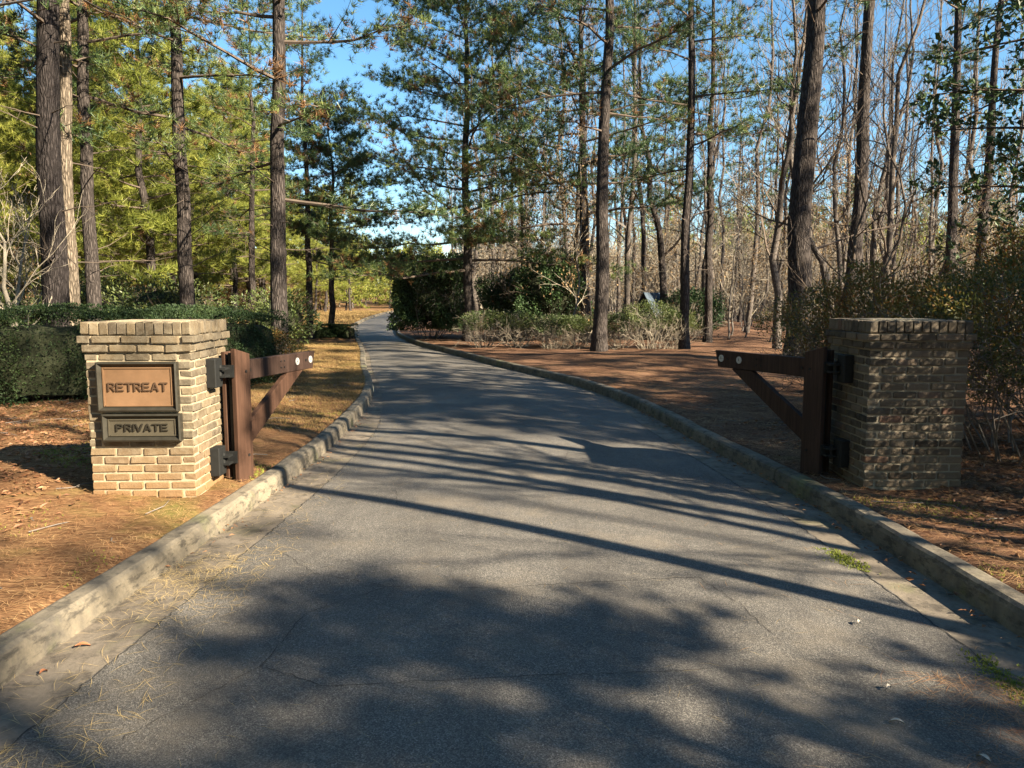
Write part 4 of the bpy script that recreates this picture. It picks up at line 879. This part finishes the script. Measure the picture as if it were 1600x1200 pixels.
# right-hand evergreens and shrub row
shrub('evergreen_bush', spot(-3.25, 30.2), shrub_meshes(41, (1.45, 1.5), 3.3, 20, 26000, 0.11, 0.055, box_=True, floor=0.12, shell=0.35, lumps=0.2, core=0.74), M['holly'], M['twig'], 'big dark clipped evergreen block at the right edge of the drive', 'bush')
shrub('evergreen_bush', spot(0.3, 29.6), shrub_meshes(42, (1.7, 1.4), 2.7, 18, 22000, 0.11, 0.055, floor=0.05, shell=0.4, lumps=0.22, core=0.68), M['holly'], M['twig_dark'], 'dark spreading evergreen right of the centre pine', 'bush')
shrub('evergreen_bush', spot(1.35, 28.2), shrub_meshes(43, (1.6, 1.3), 3.3, 18, 22000, 0.11, 0.055, floor=0.05, shell=0.45, lumps=0.3, core=0.6), M['holly'], M['twig_dark'], 'dark peaked evergreen left of the fork topped pine', 'bush')
shrub('evergreen_bush', spot(6.9, 29.5), shrub_meshes(44, (1.3, 1.1), 2.0, 12, 9000, 0.10, 0.05, floor=0.1, shell=0.5), M['holly'], M['twig_dark'], 'low dark evergreen right of the small roof', 'bush')
row = [(-0.95, 24.6, 0.75, 1.2), (0.15, 24.4, 0.72, 1.2), (1.30, 24.0, 0.80, 1.12), (2.0, 24.3, 0.65, 1.1), (3.3, 23.8, 0.65, 1.15), (4.2, 23.2, 0.95, 1.5), (5.1, 23.9, 0.7, 1.25)]
RL = ['dim twiggy shrub nearest the drive in the row behind the right verge', 'dim twiggy shrub in the row below the dark spreading evergreen', 'wide shrub with pale leafy top left of the tall straight pine', 'small shrub touching the left side of the tall straight pine', 'shrub just right of the tall straight pine',
      'largest rounded shrub with bright leafy top and bare legs below the small roof', 'shrub at the foot of the narrow dark pine']
for k, ((x, y, r, h), lab) in enumerate(zip(row, RL)):
    shrub('twiggy_shrub', spot(x, y), shrub_meshes(50 + k, (r, r * 0.9), h, 40, 5200, 0.055, 0.026, floor=0.42, shell=0.6, base_r=0.35, spread=0.75, lumps=0.2), M['shrub'], M['twig_pale'], lab, 'shrub', 'shrub row behind the right verge')
# small roofed well house
M['metal_roof'] = plain('blue_grey_metal_roof', (0.055, 0.08, 0.11), 0.5, 0.2, 0.2, 3)
M['dark_board'] = plain('dark_stained_boards', (0.02, 0.018, 0.016), 0.8, 0, 0.3)
rt = empty('small_shelter', spot(5.35, 29.5), math.radians(-50)); tag(rt, 'small dark gabled shelter with a blue grey metal roof behind the shrubs', 'shelter'); rt.scale = (0.8, 0.8, 0.88)
g = Geo(); g.add([(-0.62, -0.5, 0), (0.62, -0.5, 0), (0.62, -0.5, 1.15), (0, -0.5, 2.0), (-0.62, -0.5, 1.15), (-0.62, 0.7, 0), (0.62, 0.7, 0), (0.62, 0.7, 1.15), (0, 0.7, 2.0), (-0.62, 0.7, 1.15)], tris=[[2, 3, 4], [7, 9, 8]], quads=[[0, 1, 2, 4], [6, 5, 9, 7], [1, 6, 7, 2], [5, 0, 4, 9]]); link('wall', g.mesh('wall'), rt, M['dark_board'])
for sg in (-1, 1):
    g = Geo(); a, b = (0, 2.06), (sg * 0.85, 0.90); n = np.array([sg * 0.8, 0.58]) * 0.03
    V = [(a[0], -0.65, a[1]), (b[0], -0.65, b[1]), (b[0], 0.85, b[1]), (a[0], 0.85, a[1])]; V += [(x + n[0], y, z + n[1]) for x, y, z in V]; hexa(g, V)
    for k in range(1, 6):
        y = -0.65 + k * 0.25; q = [(a[0] + n[0], y), (b[0] + n[0], y)]; box(g, ((a[0] + b[0]) / 2 + n[0] * 1.2, y, (a[1] + b[1]) / 2 + n[1] * 1.2), (0.02, 0.02, 0.02))
    link('roof_panel', g.mesh('roof_panel'), rt, M['metal_roof'])

# azaleas round the right pillar
shrub('azalea', spot(5.15, 7.6), shrub_meshes(61, (1.25, 1.1), 2.05, 34, 24000, 0.045, 0.021, lev=3, floor=0.28, shell=0.7, base_r=0.4, spread=0.8, lumps=0.25, twig=0.003), M['azalea'], M['twig'], 'tangled azalea with rusty leaves right of the shaded pillar', 'azalea', 'azaleas round the right pillar')
shrub('azalea', spot(4.45, 9.3), shrub_meshes(62, (1.15, 1.0), 2.0, 26, 22000, 0.045, 0.021, lev=3, floor=0.3, shell=0.7, lumps=0.3, twig=0.003), M['azalea'], M['twig_dark'], 'azalea rising directly behind the shaded pillar', 'azalea', 'azaleas round the right pillar')
shrub('azalea', spot(7.0, 9.6), shrub_meshes(63, (1.6, 1.4), 2.6, 28, 34000, 0.05, 0.023, lev=3, floor=0.25, shell=0.6, lumps=0.25, twig=0.003), M['azalea'], M['twig_dark'], 'tallest azalea with golden top at the right edge', 'azalea', 'azaleas round the right pillar')
shrub('azalea', spot(5.3, 5.0), shrub_meshes(64, (1.1, 1.0), 3.1, 26, 34000, 0.042, 0.02, lev=2, base_r=0.25, spread=0.22, floor=0.15, shell=0.7, lumps=0.25, twig=0.003), M['azalea'], M['twig_dark'], 'azalea just outside the right edge in front of the shaded pillar', 'azalea', 'azaleas round the right pillar')
shrub('azalea', spot(5.6, 12.6), shrub_meshes(65, (1.5, 1.2), 1.8, 24, 15000, 0.05, 0.023, lev=3, floor=0.2, shell=0.7, lumps=0.3, twig=0.004), M['azalea'], M['twig'], 'sparse azalea between the right pillar and the massive pine', 'azalea', 'azaleas round the right pillar')
# broad leaved evergreen at the right edge
def broadleaf(loc, seed, label):
    rng = np.random.default_rng(seed); gt, gb, gl = Geo(), Geo(), Geo(); P, R = trunk_poly(7.5, 0.10, rng, 0.5, 12); round_trunk(gt, P, R, 10, rng, 0.03, 2); TP, TD = [], []
    for i in range(34):
        z = 1.6 + 5.6 * i / 34; b, rr = at_h(P, R, z); a = i * 2.4 + rng.normal() * 0.3; L = 2.5 * (1 - 0.5 * i / 34) * rng.uniform(0.75, 1.1); d = unit(np.array([math.cos(a), math.sin(a), rng.uniform(-0.15, 0.25)]))
        t = np.linspace(0, 1, 6); q = b + d * L * t[:, None] + np.outer(-0.12 * L * t ** 2, UP); tube(gb, q, 0.028 * (1 - 0.85 * t), 4)
        for s in np.linspace(0.3, 1, 9):
            p0 = np.array([np.interp(s, t, q[:, k]) for k in range(3)]); dd = unit(d + rng.normal(size=3) * 0.8); l2 = rng.uniform(0.25, 0.6); tube(gb, [p0, p0 + dd * l2], [0.008, 0.004], 3)
            k = 26; ss = rng.uniform(0.3, 1.05, k); TP.append(p0 + dd * l2 * ss[:, None] + rng.normal(size=(k, 3)) * 0.05); TD.append(np.repeat(dd[None], k, 0))
    leaves(gl, np.concatenate(TP), np.concatenate(TD), 0.125, 0.058, rng, up=0.8, jit=0.9)
    return put_tree('broadleaf_evergreen', (gt.mesh('trunk', True), gb.mesh('branches'), gl.mesh('leaves')), (M['bark_grey'], M['twig_dark'], M['holly']), loc, label=label, names=('trunk', 'branches', 'leaves'))
broadleaf(spot(7.8, 11.0), 71, 'dark broad leaved evergreen reaching in from the right edge')

# ------------------------------------------------------------------ ground cover
def strew(name, n, area, L, w, mat, label, dens=None, lift=0.004, on_road=False, seed=0, curl=0.01):
    rng = np.random.default_rng(seed); x0, x1, y0, y1 = area; y = y0 + (y1 - y0) * rng.uniform(0, 1, n) ** 1.4; x = rng.uniform(x0, x1, n)
    if dens is not None: k = dens(x, y) > rng.uniform(0, 1, n); x, y = x[k], y[k]
    z = (np.where((x > xl(y) + gw(y)) & (x < xr(y) - gw(y)), road_z(x, y), 0.012) if on_road else gz(x, y)) + lift * rng.uniform(0.3, 3, len(x))
    a = rng.uniform(0, math.pi, len(x)); l = L * rng.uniform(0.5, 1.1, len(x)); d = np.stack([np.cos(a), np.sin(a), rng.normal(size=len(x)) * 0.05], 1); s = np.stack([-np.sin(a), np.cos(a), 0 * a], 1) * w / 2
    c = np.stack([x, y, z], 1); bend = s / w * 2 * rng.normal(size=(len(x), 1)) * l[:, None] * 0.05; e0 = c - d * l[:, None] / 2; e1 = c + d * l[:, None] / 2; mdl = c + bend + [0, 0, 0.003]
    v = np.stack([e0, mdl + s * 0.5, mdl - s * 0.5, e1], 1).reshape(-1, 3)
    g = Geo(); i = np.arange(len(x))[:, None] * 4; g.add(v, tris=np.concatenate([i + [0, 1, 2], i + [1, 3, 2]])); o = link(name, g.mesh(name), None, mat); tag(o, label, kind='stuff'); return o
patch = lambda s, lo, hi, o=0: (lambda x, y: np.clip((fbm(x + o, y - o, s) - lo) / (hi - lo), 0, 1))
def lft(x, y): return (x < xl(y) - KW).astype(float)
def rgt(x, y): return (x > xr(y) + KW).astype(float)
strew('pine_straw', 105000, (-9, -2, 2.2, 16), 0.15, 0.006, M['straw'], 'pine straw strewn over the left verge', lift=0.009, dens=lambda x, y: lft(x, y) * (0.35 + 0.65 * patch(0.8, -0.4, 0.6)(x, y)), seed=1)
strew('pine_straw', 105000, (1.5, 9.5, 3.4, 20), 0.16, 0.006, M['straw'], 'brown pine straw carpeting the right verge', lift=0.009, dens=rgt, seed=2)
strew('gutter_straw', 5200, (-2.45, -1.5, 2.6, 12), 0.16, 0.004, M['straw_pale'], 'pale pine needles lying in the left gutter', lambda x, y: (x > xl(y) + 0.01) * np.clip(np.exp(-((y - 4.55) / 0.35) ** 2) * 3 + 0.25, 0, 1), 0.002, True, 3)
strew('gutter_straw', 700, (-2.2, -1.75, 4.2, 5.0), 0.15, 0.004, M['straw_pale'], 'yellow heap of needles where the left kerb steps', lambda x, y: (x > xl(y) + 0.01) * np.exp(-((y - 4.62) / 0.2) ** 2), 0.004, True, 9)
strew('drive_straw', 2600, (1.0, 2.75, 2.3, 11), 0.16, 0.004, M['straw'], 'pine needles scattered along the right side of the drive', lambda x, y: (x < xr(y) - 0.02) * (0.12 + 0.9 * patch(1.3, 0.25, 0.8, 3)(x, y)) * np.clip((x - 0.9) / 1.2, 0, 1), 0.002, True, 4)
strew('drive_straw', 5000, (1.6, 2.7, 2.2, 3.3), 0.16, 0.004, M['straw'], 'thick drift of needles in the near right corner of the drive', lambda x, y: (x < xr(y) - 0.02) * np.clip((x - 1.6) / 0.9, 0, 1), 0.004, True, 5)
strew('drive_straw', 500, (-1.8, 2, 2.3, 9), 0.12, 0.0022, M['straw_pale'], 'stray pale needles on the asphalt', None, 0.002, True, 6)
def litter(name, n, area, size, mat, label, dens=None, seed=0, on_road=False, lift=0.012):
    rng = np.random.default_rng(seed); x0, x1, y0, y1 = area; x = rng.uniform(x0, x1, n); y = rng.uniform(y0, y1, n)
    if dens is not None: k = dens(x, y) > rng.uniform(0, 1, n); x, y = x[k], y[k]
    z = (0.02 if on_road else gz(x, y)) + rng.uniform(0.2, 1, len(x)) * lift; g = Geo(); a = rng.uniform(0, 6.28, len(x))
    leaves(g, np.stack([x, y, z], 1), np.stack([np.cos(a), np.sin(a), 0.1 + 0 * a], 1), size, size * 0.45, rng, up=1.6, fold=0.25, jit=0.15); o = link(name, g.mesh(name), None, mat); tag(o, label, kind='stuff')
litter('fallen_leaves', 9000, (2.6, 9, 3.6, 10), 0.07, M['litter'], 'fallen brown leaves around the shaded pillar and azaleas', lambda x, y: rgt(x, y) * np.clip((x - 2.6) / 1.5, 0.1, 1), 1)
litter('fallen_leaves', 9000, (-9, -3.2, 4.6, 11.5), 0.07, M['litter'], 'fallen leaves behind and beside the plaqued pillar', lambda x, y: lft(x, y) * np.clip((-3.2 - x) / 1.0, 0, 1), 2)
litter('gutter_leaves', 900, (1.9, 2.75, 2.8, 12), 0.05, M['litter'], 'small leaves caught against the right kerb', lambda x, y: ((x < xr(y) - 0.01) & (x > xr(y) - 0.16)).astype(float) * 3, 3, True)
litter('gutter_leaves', 600, (-2.5, -1.6, 4.6, 12), 0.04, M['litter'], 'small leaves caught against the left kerb', lambda x, y: ((x > xl(y) + 0.01) & (x < xl(y) + 0.13)).astype(float) * 3, 4, True)
def tufts(name, n, area, h, w, mat, label, dens, seed, on_road=False, base_z=None):
    rng = np.random.default_rng(seed); x0, x1, y0, y1 = area; x = rng.uniform(x0, x1, n); y = rng.uniform(y0, y1, n); k = dens(x, y) > rng.uniform(0, 1, n); x, y = x[k], y[k]
    z = np.full(len(x), 0.012) if on_road else gz(x, y); g = Geo(); P = np.stack([x, y, z], 1); needles(g, P, np.repeat(UP[None], len(P), 0) * 1.2, 3, h, w, 0.9, rng); g.v = [np.where(np.arange(3) == 2, np.maximum(v, -0.1), v) for v in g.v]
    o = link(name, g.mesh(name), None, mat); tag(o, label, kind='stuff')
tufts('grass', 60000, (-7.5, -2.1, 9, 27), 0.05, 0.006, M['grass'], 'dormant tan grass on the verge between hedge and drive', lambda x, y: lft(x, y) * np.clip((x - (xl(y) - 4.2)) / 1.5, 0, 1), 1)
tufts('grass', 25000, (-30, -8, 27, 92), 0.16, 0.035, M['grass'], 'taller tan grass where the drive runs out of sight', lambda x, y: lft(x, y) * np.clip((x - (xl(y) - 9)) / 3, 0, 1), 7)
tufts('moss', 22000, (-4.6, -2.1, 6.6, 10.5), 0.028, 0.006, M['moss'], 'green moss on the left verge beside the gate', lambda x, y: lft(x, y) * patch(0.9, 0.0, 0.5, 1)(x, y) * 0.9, 2)
tufts('moss', 5000, (-3.6, -2.3, 2.4, 5.8), 0.02, 0.005, M['moss'], 'olive moss low on the near left verge', lambda x, y: lft(x, y) * patch(1.1, 0.1, 0.7, 2)(x, y) * 0.5, 3)
tufts('moss', 5000, (2.7, 3.5, 2.5, 6), 0.02, 0.005, M['moss'], 'pale moss along the top of the right kerb', lambda x, y: rgt(x, y) * patch(1.3, -0.1, 0.5, 5)(x, y) * 0.8, 4)
tufts('moss', 26000, (1.85, 2.45, 2.4, 5.2), 0.018, 0.008, M['moss'], 'moss patches at the joint of asphalt and right gutter', lambda x, y: np.exp(-((x - (xr(y) - gw(y) - 0.04)) / 0.07) ** 2) * (patch(1.6, 0.0, 0.5, 4)(x, y)), 5, True)
rt2 = np.random.default_rng(55); g = Geo()
for k in range(260):
    sd = 1 if k % 2 else -1; y = rt2.uniform(2.8, 14); x = (xl(y) - KW - rt2.uniform(0.1, 4.5)) if sd < 0 else (xr(y) + KW + rt2.uniform(0.1, 4.5)); a = rt2.uniform(0, 6.28); l = rt2.uniform(0.08, 0.4); z = float(gz(x, y)) + 0.012
    q = [(x, y, z), (x + l * 0.5 * math.cos(a), y + l * 0.5 * math.sin(a), z + rt2.uniform(0, 0.02)), (x + l * math.cos(a + 0.25), y + l * math.sin(a + 0.25), z + rt2.uniform(0, 0.03))]; tube(g, q, [0.005, 0.004, 0.002], 4)
tag(link('fallen_twigs', g.mesh('fallen_twigs'), None, M['twig']), 'small dead twigs lying on both verges', kind='stuff')
# single large leaves on the asphalt
def big_leaf(x, y, L, a, col, lab):
    n = 9; t = np.linspace(0, 1, n); w = np.sin(t * math.pi) ** 0.8 * L * 0.2; g = Geo(); z = 0.012 * np.sin(t * 3.1) + 0.004
    V = [(t[i] * L - L / 2, s * w[i], z[i] + (0.008 if s else 0)) for s in (-1, 0, 1) for i in range(n)]
    q = [[r * n + i, r * n + i + 1, (r + 1) * n + i + 1, (r + 1) * n + i] for r in range(2) for i in range(n - 1)]; g.add(V, quads=q)
    o = link('fallen_leaf', g.mesh('fallen_leaf', True), None, M[col]); o.location = (x, y, float(road_z(x, y)) + 0.004 if col != 'x' else 0); o.rotation_euler = (0.1, 0.15, a); tag(o, lab, 'leaf', 'single leaves on the drive')
M['leaf_pale'] = plain('pale_dead_leaf', (0.42, 0.38, 0.32), 0.6, 0, 0.2, 30); M['leaf_rust'] = plain('rust_leaf', (0.25, 0.10, 0.045), 0.6, 0, 0.3, 30)
for a_ in ((1.80, 3.82, 0.05, 0.9, 'leaf_pale', 'small pale curled leaf right of the long trunk shadow'), (1.52, 2.86, 0.055, 2.6, 'leaf_pale', 'pale pointed leaf lying beside the near needle drift'), (1.62, 3.14, 0.04, 0.7, 'leaf_pale', 'smallest pale leaf just beyond the needle drift'),
           (1.72, 2.63, 0.06, 1.9, 'leaf_pale', 'pale leaf nearest the bottom right corner'), (-2.12, 3.62, 0.07, 0.5, 'leaf_rust', 'rust coloured leaf against the near left kerb'), (-2.15, 3.35, 0.05, 1.4, 'leaf_rust', 'small rust leaf lying in the left gutter below the other rust leaf')): big_leaf(*a_)
